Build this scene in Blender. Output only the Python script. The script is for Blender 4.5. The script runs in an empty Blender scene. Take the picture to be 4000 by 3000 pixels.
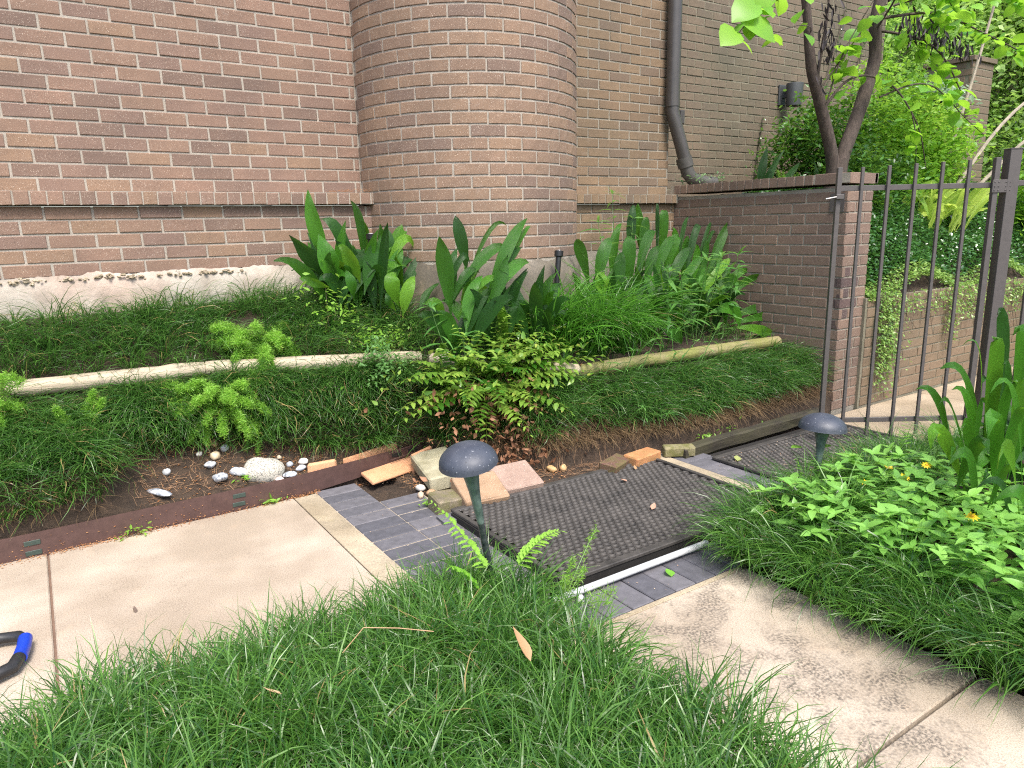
import bpy, math, random
import numpy as np
from mathutils import Vector, Matrix
rng = np.random.default_rng(7)
random.seed(7)
S = bpy.context.scene
COL = S.collection
PI = math.pi
# ------------------------------------------------------------------ camera, light, exposure
cam_d = bpy.data.cameras.new('camera')
cam = bpy.data.objects.new('camera', cam_d); COL.objects.link(cam); S.camera = cam
cam_d.sensor_width = 36.0; cam_d.lens = 25.2; cam_d.clip_start = 0.02; cam_d.clip_end = 900
fw = Vector((0.53786, 0.81484, -0.21622)); rt = Vector((0.83173, -0.55476, -0.02169)); dn = Vector((-0.13762, -0.16817, -0.97611))
m = Matrix.Identity(4)
for i in range(3):
    m[i][0] = rt[i]; m[i][1] = -dn[i]; m[i][2] = -fw[i]
m.translation = Vector((-0.789, -4.272, 1.254))
cam.matrix_world = m
SUN_DIR = Vector((-0.12, -0.62, 1.0)).normalized()      # towards the sun
W = bpy.data.worlds.new('World'); S.world = W; W.use_nodes = True
wn = W.node_tree.nodes; wl = W.node_tree.links
bg = wn['Background']; sky = wn.new('ShaderNodeTexSky'); sky.sky_type = 'NISHITA'; sky.sun_disc = False
sky.sun_elevation = math.asin(SUN_DIR.z); sky.sun_rotation = math.atan2(SUN_DIR.x, SUN_DIR.y)
sky.air_density = 1.0; sky.dust_density = 3.5; sky.ozone_density = 1.0
wl.new(sky.outputs[0], bg.inputs[0]); bg.inputs[1].default_value = 0.15
sun_d = bpy.data.lights.new('sun', 'SUN'); sun_d.energy = 2.0; sun_d.angle = math.radians(20); sun_d.color = (1.0, 0.96, 0.9)
sun = bpy.data.objects.new('sun', sun_d); COL.objects.link(sun)
sun.rotation_euler = SUN_DIR.to_track_quat('Z', 'Y').to_euler()
S.view_settings.view_transform = 'Standard'; S.view_settings.look = 'None'; S.view_settings.gamma = 1.0
S.view_settings.exposure = 1.25; S.view_settings.use_curve_mapping = False
S.render.engine = 'CYCLES'
S.cycles.use_denoising = False; S.cycles.filter_width = 1.15; S.cycles.max_bounces = 6; S.cycles.diffuse_bounces = 3; S.cycles.glossy_bounces = 2
S.cycles.transmission_bounces = 3; S.cycles.transparent_max_bounces = 4; S.cycles.caustics_reflective = False; S.cycles.caustics_refractive = False

# ------------------------------------------------------------------ helpers
def tag(o, label=None, cat=None, group=None, kind=None):
    if label: o['label'] = label
    if cat: o['category'] = cat
    if group: o['group'] = group
    if kind: o['kind'] = kind
    return o
def link(o, parent=None):
    COL.objects.link(o)
    if parent is not None: o.parent = parent
    return o
def empty(name, loc=(0, 0, 0), label=None, cat=None, group=None, parent=None):
    o = bpy.data.objects.new(name, None); link(o, parent); o.location = loc; o.empty_display_size = .1
    return tag(o, label, cat, group)
def mesh_np(name, V, polys, mat=None, smooth=False, tint=None, tt=None, mats=None, midx=None):
    """polys: list of integer arrays (n, k)"""
    V = np.asarray(V, dtype=np.float32)
    me = bpy.data.meshes.new(name)
    me.vertices.add(len(V)); me.vertices.foreach_set('co', V.ravel())
    polys = [np.asarray(p, dtype=np.int32) for p in polys if len(p)]
    nl = sum(p.size for p in polys); npoly = sum(len(p) for p in polys)
    me.loops.add(nl); me.polygons.add(npoly)
    me.loops.foreach_set('vertex_index', np.concatenate([p.ravel() for p in polys]))
    sizes = np.concatenate([np.full(len(p), p.shape[1], dtype=np.int32) for p in polys])
    starts = np.concatenate([[0], np.cumsum(sizes)[:-1]]).astype(np.int32)
    me.polygons.foreach_set('loop_start', starts)
    if smooth: me.polygons.foreach_set('use_smooth', np.ones(npoly, dtype=bool))
    if midx is not None: me.polygons.foreach_set('material_index', np.asarray(midx, dtype=np.int32))
    me.update(calc_edges=True)
    for nm, a in (('tint', tint), ('tt', tt)):
        if a is not None:
            at = me.attributes.new(nm, 'FLOAT', 'POINT'); at.data.foreach_set('value', np.asarray(a, dtype=np.float32))
    for mm in (mats or ([mat] if mat else [])): me.materials.append(mm)
    return me
def ob(name, me, parent=None, loc=None, rot=None, kind=None):
    o = bpy.data.objects.new(name, me); link(o, parent)
    if loc is not None: o.location = loc
    if rot is not None: o.rotation_euler = rot
    if kind: o['kind'] = kind
    return o
class MB:
    """collects simple shapes into one mesh"""
    def __init__(s): s.v = []; s.f = []; s.n = 0
    def add(s, V, F):
        V = np.asarray(V, dtype=float); s.v.append(V); s.f += [tuple(int(i) + s.n for i in f) for f in F]; s.n += len(V); return s
    def box(s, a, b, bev=0.0, jit=0.0, M=None):
        a = np.array(a, float); b = np.array(b, float); h = (b - a) / 2; c = (a + b) / 2
        if bev <= 0:
            V = [[x, y, z] for x in (-1, 1) for y in (-1, 1) for z in (-1, 1)]; V = np.array(V) * h
            F = [(0, 1, 3, 2), (4, 6, 7, 5), (0, 4, 5, 1), (2, 3, 7, 6), (0, 2, 6, 4), (1, 5, 7, 3)]
        else:
            V = []; idx = {}
            for sx in (-1, 1):
                for sy in (-1, 1):
                    for sz in (-1, 1):
                        for ax in range(3):
                            q = np.array([sx, sy, sz]) * (h - bev); q[ax] = (sx, sy, sz)[ax] * h[ax]
                            idx[(sx, sy, sz, ax)] = len(V); V.append(q)
            V = np.array(V); F = []
            for ax in range(3):
                o1, o2 = [i for i in range(3) if i != ax]
                for sg in (-1, 1):
                    cyc = [(-1, -1), (1, -1), (1, 1), (-1, 1)]
                    f = []
                    for p, q in cyc:
                        k = [0, 0, 0]; k[ax] = sg; k[o1] = p; k[o2] = q; f.append(idx[(*k, ax)])
                    if (sg > 0) == (ax == 1): f = f[::-1]
                    F.append(tuple(f))
            for ax in range(3):          # edges along ax
                o1, o2 = [i for i in range(3) if i != ax]
                for p in (-1, 1):
                    for q in (-1, 1):
                        k1 = [0, 0, 0]; k1[ax] = -1; k1[o1] = p; k1[o2] = q; k2 = list(k1); k2[ax] = 1
                        f = (idx[(*k1, o1)], idx[(*k2, o1)], idx[(*k2, o2)], idx[(*k1, o2)]); F.append(f)
            for sx in (-1, 1):
                for sy in (-1, 1):
                    for sz in (-1, 1): F.append(tuple(idx[(sx, sy, sz, ax)] for ax in range(3)))
            # make all faces point outwards
            G = []
            for f in F:
                P = V[list(f)]; nn = np.cross(P[1] - P[0], P[2] - P[0])
                G.append(f if nn @ P.mean(0) > 0 else f[::-1])
            F = G
        if jit: V = V + rng.normal(0, jit, V.shape)
        V = V + c
        if M is not None: V = (np.array(M.to_3x3()) @ V.T).T + np.array(M.translation)
        return s.add(V, F)
    def tube(s, pts, rad, n=10, cap=True, jit=0.0, ell=1.0):
        pts = [np.array(p, float) for p in pts]; R = rad if hasattr(rad, '__len__') else [rad] * len(pts)
        V = []; up = None
        for i, p in enumerate(pts):
            t = pts[min(i + 1, len(pts) - 1)] - pts[max(i - 1, 0)]; t = t / (np.linalg.norm(t) + 1e-9)
            if up is None:
                a = np.array([0, 0, 1.]) if abs(t[2]) < .9 else np.array([1., 0, 0]); up = np.cross(t, np.cross(a, t)); 
            up = up - t * (up @ t); up /= np.linalg.norm(up) + 1e-9; sd = np.cross(t, up)
            for k in range(n):
                an = 2 * PI * k / n; rr = R[i] * (1 + (rng.normal(0, jit) if jit else 0))
                V.append(p + rr * (math.cos(an) * up * ell + math.sin(an) * sd))
        F = [(i * n + k, i * n + (k + 1) % n, (i + 1) * n + (k + 1) % n, (i + 1) * n + k) for i in range(len(pts) - 1) for k in range(n)]
        if cap: F += [tuple(range(n))[::-1], tuple((len(pts) - 1) * n + k for k in range(n))]
        return s.add(V, F)
    def lathe(s, prof, n=32, M=None):
        V = []
        for r, z in prof:
            for k in range(n): V.append([r * math.cos(2 * PI * k / n), r * math.sin(2 * PI * k / n), z])
        V = np.array(V)
        if M is not None: V = (np.array(M.to_3x3()) @ V.T).T + np.array(M.translation)
        F = [(i * n + k, i * n + (k + 1) % n, (i + 1) * n + (k + 1) % n, (i + 1) * n + k) for i in range(len(prof) - 1) for k in range(n)]
        return s.add(V, F)
    def mesh(s, name, mat=None, smooth=False):
        me = bpy.data.meshes.new(name); me.from_pydata(np.concatenate(s.v).tolist(), [], s.f); me.update()
        if mat: me.materials.append(mat)
        if smooth:
            me.polygons.foreach_set('use_smooth', [True] * len(me.polygons))
            try: me.set_sharp_from_angle(angle=math.radians(38))
            except Exception: pass
        return me
    def build(s, name, mat=None, parent=None, smooth=False, **k):
        return ob(name, s.mesh(name, mat, smooth), parent, **k)

# ------------------------------------------------------------------ materials
def nmat(name):
    mt = bpy.data.materials.new(name); mt.use_nodes = True; nt = mt.node_tree
    return mt, nt, nt.nodes['Principled BSDF']
def N(nt, t, **k):
    n = nt.nodes.new(t)
    for a, b in k.items(): setattr(n, a, b)
    return n
def setin(n, **k):
    for a, b in k.items(): n.inputs[a.replace('_', ' ')].default_value = b
def ramp(nt, stops, interp='LINEAR'):
    r = N(nt, 'ShaderNodeValToRGB'); e = r.color_ramp.elements; r.color_ramp.interpolation = interp
    while len(e) < len(stops): e.new(0.5)
    for el, (p, c) in zip(e, stops): el.position = p; el.color = (*c, 1) if len(c) == 3 else c
    return r
def noise(nt, vec, scale, detail=4, rough=.55, dist=0.0):
    n = N(nt, 'ShaderNodeTexNoise'); setin(n, Scale=scale, Detail=detail, Roughness=rough, Distortion=dist)
    if vec is not None: nt.links.new(vec, n.inputs['Vector'])
    return n
def mixc(nt, fac, a, b, mode='MIX'):
    n = N(nt, 'ShaderNodeMix', data_type='RGBA', blend_type=mode)
    for sock, v in ((n.inputs[0], fac), (n.inputs[6], a), (n.inputs[7], b)):
        if hasattr(v, 'links') or hasattr(v, 'is_output'): nt.links.new(v, sock)
        elif isinstance(v, (int, float)): sock.default_value = v
        else: sock.default_value = (*v, 1) if len(v) == 3 else v
    return n.outputs[2]
def mathn(nt, op, a, b=None, clamp=False):
    n = N(nt, 'ShaderNodeMath', operation=op); n.use_clamp = clamp
    for i, v in enumerate((a, b)):
        if v is None: continue
        if isinstance(v, (int, float)): n.inputs[i].default_value = v
        else: nt.links.new(v, n.inputs[i])
    return n.outputs[0]
def bump(nt, bs, h, dist=.002, strength=.6):
    b = N(nt, 'ShaderNodeBump'); setin(b, Strength=strength, Distance=dist); nt.links.new(h, b.inputs['Height']); nt.links.new(b.outputs[0], bs.inputs['Normal'])
def wpos(nt):
    return N(nt, 'ShaderNodeNewGeometry').outputs['Position']
def brick_mat(name, cols, speck=.5, moss=0.0, stain=None):
    mt, nt, bs = nmat(name); L = nt.links
    oi = N(nt, 'ShaderNodeObjectInfo'); tc = N(nt, 'ShaderNodeTexCoord'); gp = wpos(nt)
    n = len(cols); r = ramp(nt, [(i / n, c) for i, c in enumerate(cols)], 'CONSTANT'); L.new(oi.outputs['Random'], r.inputs[0])
    n1 = noise(nt, gp, 26, 5, .65); c = mixc(nt, mathn(nt, 'MULTIPLY', n1.outputs[0], .75), r.outputs[0], tuple(x * .62 for x in cols[0]), 'MIX')
    n2 = noise(nt, gp, 300, 2, .5); k = ramp(nt, [(.64, (0, 0, 0)), (.70, (1, 1, 1))]); L.new(n2.outputs[0], k.inputs[0])
    c = mixc(nt, mathn(nt, 'MULTIPLY', k.outputs[0], speck), c, (.75, .66, .55))
    n3 = noise(nt, gp, 230, 2, .5); k3 = ramp(nt, [(.32, (1, 1, 1)), (.38, (0, 0, 0))]); L.new(n3.outputs[0], k3.inputs[0])
    c = mixc(nt, mathn(nt, 'MULTIPLY', k3.outputs[0], .65), c, (.06, .045, .035))
    nb = noise(nt, gp, 2.3, 3, .6); kb = ramp(nt, [(.35, (.86, .86, .87)), (.7, (1.12, 1.09, 1.05))]); L.new(nb.outputs[0], kb.inputs[0])
    c = mixc(nt, 1.0, c, kb.outputs[0], 'MULTIPLY')
    if moss > 0:
        nm = noise(nt, gp, 1.4, 5, .62); km = ramp(nt, [(.36, (0, 0, 0)), (.66, (1, 1, 1))]); L.new(nm.outputs[0], km.inputs[0])
        c = mixc(nt, mathn(nt, 'MULTIPLY', km.outputs[0], moss), c, (.085, .085, .055))
    nw = noise(nt, gp, 9, 5, .7); kw = ramp(nt, [(.62, (0, 0, 0)), (.8, (1, 1, 1))]); L.new(nw.outputs[0], kw.inputs[0])
    c = mixc(nt, mathn(nt, 'MULTIPLY', kw.outputs[0], .16), c, (.55, .5, .46))
    L.new(c, bs.inputs['Base Color']); setin(bs, Roughness=.86)
    h = mathn(nt, 'ADD', mathn(nt, 'MULTIPLY', n2.outputs[0], .35), mathn(nt, 'MULTIPLY', n1.outputs[0], .9)); bump(nt, bs, h, .0022, .7)
    return mt
def mortar_mat(name, c0, c1, moss=0.0):
    mt, nt, bs = nmat(name); gp = wpos(nt); L = nt.links
    n1 = noise(nt, gp, 7, 6, .7); k = ramp(nt, [(.3, c0), (.7, c1)]); L.new(n1.outputs[0], k.inputs[0]); c = k.outputs[0]
    n2 = noise(nt, gp, 420, 3, .6); c = mixc(nt, mathn(nt, 'MULTIPLY', n2.outputs[0], .35), c, (.2, .17, .14))
    if moss:
        nm = noise(nt, gp, 1.5, 5, .62); km = ramp(nt, [(.36, (0, 0, 0)), (.64, (1, 1, 1))]); L.new(nm.outputs[0], km.inputs[0])
        c = mixc(nt, mathn(nt, 'MULTIPLY', km.outputs[0], moss), c, (.09, .09, .055))
    L.new(c, bs.inputs['Base Color']); setin(bs, Roughness=.95); bump(nt, bs, n2.outputs[0], .0025, .8)
    return mt
def plain(name, col, rough=.6, metal=0.0, var=.25, scale=30, bumpd=.0006, col2=None, spec=None, objrand=False):
    mt, nt, bs = nmat(name); gp = wpos(nt); L = nt.links
    n1 = noise(nt, gp, scale, 5, .6); a = tuple(x * (1 - var) for x in col); b = col2 or tuple(min(1, x * (1 + var)) for x in col)
    k = ramp(nt, [(.3, a), (.7, b)]); L.new(n1.outputs[0], k.inputs[0]); c = k.outputs[0]
    if objrand:
        oi = N(nt, 'ShaderNodeObjectInfo'); kr = ramp(nt, [(0, (.7, .7, .72)), (1, (1.25, 1.2, 1.15))]); L.new(oi.outputs['Random'], kr.inputs[0]); c = mixc(nt, 1.0, c, kr.outputs[0], 'MULTIPLY')
    L.new(c, bs.inputs['Base Color']); setin(bs, Roughness=rough, Metallic=metal)
    if spec is not None: bs.inputs['Specular IOR Level'].default_value = spec
    if bumpd: bump(nt, bs, noise(nt, gp, scale * 5, 4, .6).outputs[0], bumpd, .7)
    return mt
def leaf_mat(name, ca, cb, trans=.35, rough=.42, tip=None, vein=False, spec=.5, patch=None, tcol=None, objrand=False):
    """ca..cb over the random tint of each leaf; tt runs 0..1 along the leaf"""
    mt, nt, bs = nmat(name); L = nt.links
    at = N(nt, 'ShaderNodeAttribute', attribute_name='tint'); f = at.outputs['Fac']
    if objrand:
        oi = N(nt, 'ShaderNodeObjectInfo'); f = oi.outputs['Random']
    k = ramp(nt, [(0, ca), (1, cb)]); L.new(f, k.inputs[0]); c = k.outputs[0]
    a2 = N(nt, 'ShaderNodeAttribute', attribute_name='tt')
    if tip is not None:
        kt = ramp(nt, [(.93, (0, 0, 0)), (.97, (1, 1, 1))]); L.new(a2.outputs['Fac'], kt.inputs[0])
        sel = ramp(nt, [(.62, (0, 0, 0)), (.64, (1, 1, 1))]); L.new(mathn(nt, 'FRACT', mathn(nt, 'MULTIPLY', f, 7.31)), sel.inputs[0])
        c = mixc(nt, mathn(nt, 'MULTIPLY', kt.outputs[0], sel.outputs[0]), c, tip)
    if patch is not None:
        np_ = noise(nt, wpos(nt), patch[0], 3, .6); kp = ramp(nt, [(patch[1], (0, 0, 0)), (patch[1] + .1, (1, 1, 1))]); L.new(np_.outputs[0], kp.inputs[0]); c = mixc(nt, mathn(nt, 'MULTIPLY', kp.outputs[0], patch[3]), c, patch[2])
    if vein:
        uv = N(nt, 'ShaderNodeAttribute', attribute_name='tt'); w = mathn(nt, 'SINE', mathn(nt, 'MULTIPLY', uv.outputs['Fac'], 60.0))
        c = mixc(nt, mathn(nt, 'MULTIPLY', mathn(nt, 'ADD', w, 1.0), .10), c, cb)
        bump(nt, bs, w, .0012, .5)
    L.new(c, bs.inputs['Base Color']); setin(bs, Roughness=rough); bs.inputs['Specular IOR Level'].default_value = spec
    tr = N(nt, 'ShaderNodeBsdfTranslucent'); tc_ = mixc(nt, .5, c, tcol or tuple(min(1, x * 1.9) for x in cb)); L.new(tc_, tr.inputs[0])
    mx = N(nt, 'ShaderNodeMixShader'); mx.inputs[0].default_value = trans; L.new(bs.outputs[0], mx.inputs[1]); L.new(tr.outputs[0], mx.inputs[2])
    L.new(mx.outputs[0], nt.nodes['Material Output'].inputs['Surface'])
    return mt
# ------------------------------------------------------------------ wall materials
H = 0.0677
BR_A = brick_mat('brick_rose', [(.255, .165, .118), (.24, .155, .112), (.225, .146, .114), (.265, .172, .112), (.17, .115, .092), (.25, .158, .118), (.235, .150, .110), (.20, .132, .108)], .6)
BR_C = brick_mat('brick_column', [(.26, .172, .118), (.25, .165, .113), (.235, .155, .11), (.27, .178, .118), (.23, .152, .108), (.17, .118, .096)], .8)
BR_B = brick_mat('brick_tan', [(.235, .160, .098), (.225, .15, .094), (.245, .165, .10), (.165, .115, .086), (.22, .145, .088)], .4, .25)
BR_G = brick_mat('brick_garden', [(.225, .152, .116), (.21, .142, .108), (.235, .158, .118), (.19, .13, .104), (.22, .146, .112)], .6, .12)
BR_M = brick_mat('brick_mossy', [(.19, .14, .098), (.18, .13, .092), (.20, .146, .10), (.165, .124, .09)], .3, .6)
BR_L = brick_mat('brick_low', [(.22, .155, .10), (.20, .14, .09), (.235, .16, .105)], .3, .3)
BR_D = brick_mat('brick_burnt', [(.10, .065, .062), (.085, .06, .058), (.12, .075, .07)], .5)
MO_A = mortar_mat('mortar_pale', (.30, .265, .22), (.45, .41, .35))
MO_B = mortar_mat('mortar_grey', (.24, .215, .175), (.38, .345, .285), .3)
MO_M = mortar_mat('mortar_mossy', (.17, .155, .11), (.28, .26, .19), .5)
JT = 0.0105
_bm = {}
def brick_me(Lg, h, depth, mat, r=None):
    """brick with its face on y=0 looking to -y; chamfered and slightly uneven; curved when r is given"""
    Lq = round(Lg, 3); key = (Lq, round(h, 4), round(depth, 3), mat.name, r)
    vs = _bm.setdefault(key, [])
    if len(vs) < (6 if abs(Lq - .1925) < .004 or r else 2):
        c = .0022; n = 4 if r else 1; xs = np.linspace(-Lg / 2, Lg / 2, n + 1)
        V = []
        def P(x, y, z):
            if r:
                a = x / r; rr = r - y; return [rr * math.sin(a), r - rr * math.cos(a), z]
            return [x, y, z]
        for yy, ins in ((0, c), (c, 0), (depth, 0)):
            for zz in (-h / 2 + ins, h / 2 - ins):
                for x in xs: V.append(P(max(-Lg / 2 + ins, min(Lg / 2 - ins, x)), yy, zz))
        V = np.array(V) + rng.normal(0, .0007, (len(V), 3)); k = n + 1; F = []
        for i in range(n):
            F += [(i, i + 1, k + i + 1, k + i)]                                            # face
            F += [(2 * k + i, 2 * k + i + 1, i + 1, i), (k + i, k + i + 1, 3 * k + i + 1, 3 * k + i)]
            F += [(4 * k + i, 4 * k + i + 1, 2 * k + i + 1, 2 * k + i), (3 * k + i, 3 * k + i + 1, 5 * k + i + 1, 5 * k + i)]
        F += [(0, k, 3 * k, 2 * k), (k - 1, 3 * k - 1, 4 * k - 1, 2 * k - 1), (2 * k, 3 * k, 5 * k, 4 * k), (3 * k - 1, 5 * k - 1, 6 * k - 1, 4 * k - 1)]
        me = bpy.data.meshes.new('brick'); me.from_pydata(V.tolist(), [], F); me.update(); me.materials.append(mat); vs.append(me)
        return me
    return vs[rng.integers(len(vs))]
CAMP = np.array((-0.789, -4.272, 1.254))
def lay(parent, items, name='brick', limit=300):
    """items: (mesh, location, rotation z, rotation y)"""
    items = sorted(items, key=lambda i: np.linalg.norm(np.array(i[1]) - CAMP))
    for me, loc, rz, ry in items[:limit]:
        ob(name, me, parent, loc, (0, ry, rz))
    rest = items[limit:]
    if rest:
        VV = []; FF = []; n = 0; 
        for me, loc, rz, ry in rest:
            v = np.array([q.co[:] for q in me.vertices]); M3 = np.array(Matrix.Rotation(rz, 3, 'Z')); v = v @ M3.T + np.array(loc); VV.append(v)
            FF += [tuple(i + n for i in p.vertices) for p in me.polygons]; n += len(v)
        me = bpy.data.meshes.new(name); me.from_pydata(np.concatenate(VV).tolist(), [], FF); me.materials.append(rest[0][0].materials[0]); ob(name, me, parent, kind='stuff')
def courses(mat, org, ud, rz, u0, u1, z0, nrows, off, depth=.03, L=3 * H, skip=None, special=None, hh=H):
    """running bond along direction ud from org"""
    out = []
    for j in range(nrows):
        zc = z0 + (j + .5) * hh; s = off + (L / 2 if j % 2 else 0)
        i0 = math.floor((u0 - s) / L); u = s + i0 * L
        while u < u1:
            a = max(u + JT / 2, u0); b = min(u + L - JT / 2, u1); u += L
            if b - a < .018: continue
            if skip and skip(j, (a + b) / 2): continue
            ln = b - a
            if ln < L - JT - .002: ln = round(ln / .012) * .012
            mm = special(j, (a + b) / 2) if special else None
            c = (a + b) / 2
            out.append((brick_me(ln - .0005 + rng.normal(0, .0004), hh - JT, depth, mm or mat), (org[0] + ud[0] * c, org[1] + ud[1] * c, zc + rng.normal(0, .0006)), rz + rng.normal(0, .003), rng.normal(0, .0022)))
            out[-1] = (out[-1][0], (out[-1][1][0] + rng.normal(0, .0008) * ud[1], out[-1][1][1] + rng.normal(0, .0010), out[-1][1][2]), out[-1][2], out[-1][3])
    return out
_q = brick_me
def brick_me(Lg, h, depth, mat, r=None, _q=_q): return _q(round(Lg / .002) * .002 if not r else Lg, h, depth, mat, r)
def cap_units(mat, org, ud, rz, u0, u1, zc, h, depth, w=H):
    out = []; u = u0
    while u < u1 - .01:
        b = min(u + w, u1); ln = round((b - u - .008) / .006) * .006; c = (u + b) / 2
        out.append((brick_me(ln, h, depth, mat), (org[0] + ud[0] * c + rng.normal(0, .0012) * abs(ud[1]), org[1] + ud[1] * c + rng.normal(0, .0012) * abs(ud[0]), zc + rng.normal(0, .001)), rz + rng.normal(0, .006), rng.normal(0, .006)))
        u = b
    return out
def part_box(name, a, b, mat, parent): return MB().box(a, b).build(name, mat, parent)

# ------------------------------------------------------------------ ground and soil
SOIL = None
mt, nt, bs = nmat('soil'); L = nt.links; gp = wpos(nt)
n1 = noise(nt, gp, 14, 8, .7); k = ramp(nt, [(.3, (.022, .015, .010)), (.55, (.06, .038, .024)), (.75, (.12, .075, .045))]); L.new(n1.outputs[0], k.inputs[0])
n2 = noise(nt, gp, 160, 3, .6); c = mixc(nt, mathn(nt, 'MULTIPLY', n2.outputs[0], .5), k.outputs[0], (.025, .018, .012))
L.new(c, bs.inputs['Base Color']); setin(bs, Roughness=.95); bump(nt, bs, mathn(nt, 'ADD', n1.outputs[0], mathn(nt, 'MULTIPLY', n2.outputs[0], .4)), .02, 1.0); SOIL = mt
def conc_mat(name, base, dark, lich=0.0, tint=(.55, .42, .30)):
    mt, nt, bs = nmat(name); L = nt.links; gp = wpos(nt)
    n1 = noise(nt, gp, 2.2, 6, .6); k = ramp(nt, [(.3, dark), (.65, base)]); L.new(n1.outputs[0], k.inputs[0]); c = k.outputs[0]
    n2 = noise(nt, gp, 240, 3, .6); ks = ramp(nt, [(.38, (.62, .57, .50)), (.52, (1.0, .98, .95)), (.68, (1.15, 1.13, 1.1))]); L.new(n2.outputs[0], ks.inputs[0]); c = mixc(nt, .8, c, ks.outputs[0], 'MULTIPLY')
    n3 = noise(nt, gp, 9, 6, .65); k3 = ramp(nt, [(.55, (0, 0, 0)), (.75, (1, 1, 1))]); L.new(n3.outputs[0], k3.inputs[0]); c = mixc(nt, mathn(nt, 'MULTIPLY', k3.outputs[0], .35), c, tint)
    # small dark specks
    n4 = noise(nt, gp, 75, 3, .6); k4 = ramp(nt, [(.70, (0, 0, 0)), (.74, (1, 1, 1))]); L.new(n4.outputs[0], k4.inputs[0]); c = mixc(nt, mathn(nt, 'MULTIPLY', k4.outputs[0], .5), c, (.16, .11, .08))
    if lich:
        nl = noise(nt, gp, 4.2, 8, .68, .3); kl = ramp(nt, [(.45, (0, 0, 0)), (.56, (1, 1, 1))]); L.new(nl.outputs[0], kl.inputs[0])
        nf = noise(nt, gp, 120, 5, .8); kf = ramp(nt, [(.47, (0, 0, 0)), (.53, (1, 1, 1))]); L.new(nf.outputs[0], kf.inputs[0])
        c = mixc(nt, mathn(nt, 'MULTIPLY', mathn(nt, 'MULTIPLY', kl.outputs[0], kf.outputs[0]), lich), c, (.065, .058, .05))
        kf2 = ramp(nt, [(.60, (0, 0, 0)), (.64, (1, 1, 1))]); L.new(nf.outputs[0], kf2.inputs[0]); c = mixc(nt, mathn(nt, 'MULTIPLY', kf2.outputs[0], lich * .6), c, (.10, .09, .085))
    vo = N(nt, 'ShaderNodeTexVoronoi', feature='DISTANCE_TO_EDGE'); vo.inputs['Scale'].default_value = 1.1; wv = N(nt, 'ShaderNodeVectorMath', operation='ADD'); nv = noise(nt, gp, 5, 4, .6); L.new(gp, wv.inputs[0]); L.new(nv.outputs['Color'], wv.inputs[1]); L.new(wv.outputs[0], vo.inputs['Vector'])
    kv = ramp(nt, [(.0, (1, 1, 1)), (.004, (0, 0, 0))]); L.new(vo.outputs[0], kv.inputs[0]); c = mixc(nt, mathn(nt, 'MULTIPLY', kv.outputs[0], .45), c, (.14, .11, .085))
    ng = noise(nt, gp, 1.1, 4, .6); kg = ramp(nt, [(.40, (.80, .77, .73)), (.6, (1.04, 1.03, 1.02))]); L.new(ng.outputs[0], kg.inputs[0]); c = mixc(nt, 1.0, c, kg.outputs[0], 'MULTIPLY')
    L.new(c, bs.inputs['Base Color']); setin(bs, Roughness=.9)
    h = mathn(nt, 'ADD', mathn(nt, 'MULTIPLY', n2.outputs[0], .5), n3.outputs[0]); bump(nt, bs, h, .0018, .6)
    return mt
CONC = conc_mat('concrete_pink', (.46, .40, .335), (.38, .325, .265))
CONC_R = conc_mat('concrete_lichen', (.50, .44, .37), (.42, .365, .30), .8)
CONC_F = conc_mat('concrete_far', (.42, .35, .26), (.34, .28, .20))
ROUGHM = conc_mat('rough_mortar', (.46, .40, .30), (.34, .29, .21), .35, (.30, .26, .12))
def struct(o): o['kind'] = 'structure'; return o
g = MB(); g.add([[-60, -60, -.05], [80, -60, -.05], [80, 90, -.05], [-60, 90, -.05]], [(0, 1, 2, 3)]); struct(g.build('ground', SOIL))
# path slabs: real slabs 6 cm thick with open joints
def slab(name, x0, x1, y0, y1, mat, zt=0.0, bev=.004): return struct(MB().box((x0, y0, zt - .06), (x1, y1, zt), bev).build(name, mat))
slab('path', -.881, .112, -2.34, -.985, CONC); slab('path', -2.6, -.889, -2.34, -.985, CONC)
MB().box((-.890, -2.34, -.05), (-.880, -.985, -.008)).build('joint_sand', plain('joint_rust', (.16, .10, .07), .9))['kind'] = 'structure'
slab('path', .32, 1.26, -3.496, -2.705, CONC_R); slab('path', .32, 1.26, -5.6, -3.506, CONC_R)
slab('path', 3.26, 4.55, -3.1, -1.62, CONC_F, -.02); slab('path', 4.56, 9.5, -3.1, -1.62, CONC_F, -.02)
slab('kerb_strip', .116, .222, -2.34, -.985, ROUGHM, -.001, .002)       # rough mortar strip beside the pavers
slab('kerb_strip', 1.825, 1.968, -2.75, -1.56, ROUGHM, .004, .003)
slab('kerb_strip', .40, 1.25, -2.703, -2.682, ROUGHM, -.001, .002)
JM = mortar_mat('joint_sand', (.40, .33, .23), (.52, .44, .33))
MB().box((.2225, -2.34, -.06), (.43, -.965, -.004)).build('joint_sand', JM)['kind'] = 'structure'
MB().box((.43, -2.34, -.06), (.64, -1.272, -.0035)).build('joint_sand', JM)['kind'] = 'structure'
MB().box((.40, -2.68, -.06), (1.5, -2.45, -.008)).build('joint_sand', mortar_mat('joint_dark', (.06, .05, .04), (.12, .10, .08)))['kind'] = 'structure'
MB().box((1.97, -2.6, -.06), (2.18, -1.54, -.008)).build('joint_sand', JM)['kind'] = 'structure'
PAV = plain('paver_slate', (.105, .105, .12), .78, var=.22, scale=24, bumpd=.0012, objrand=True)
pv = empty('paver_border', (.43, -1.5, 0), 'two columns of dark grey pavers between the long pale slab and the rubber mat', 'paving'); 
pv2 = empty('paver_border', (.9, -2.6, 0), 'row of dark grey pavers beside the white pipe at the near side of the mat', 'paving')
pv3 = empty('paver_border', (2.07, -2.0, 0), 'row of dark grey pavers between the two rubber mats', 'paving')
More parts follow.
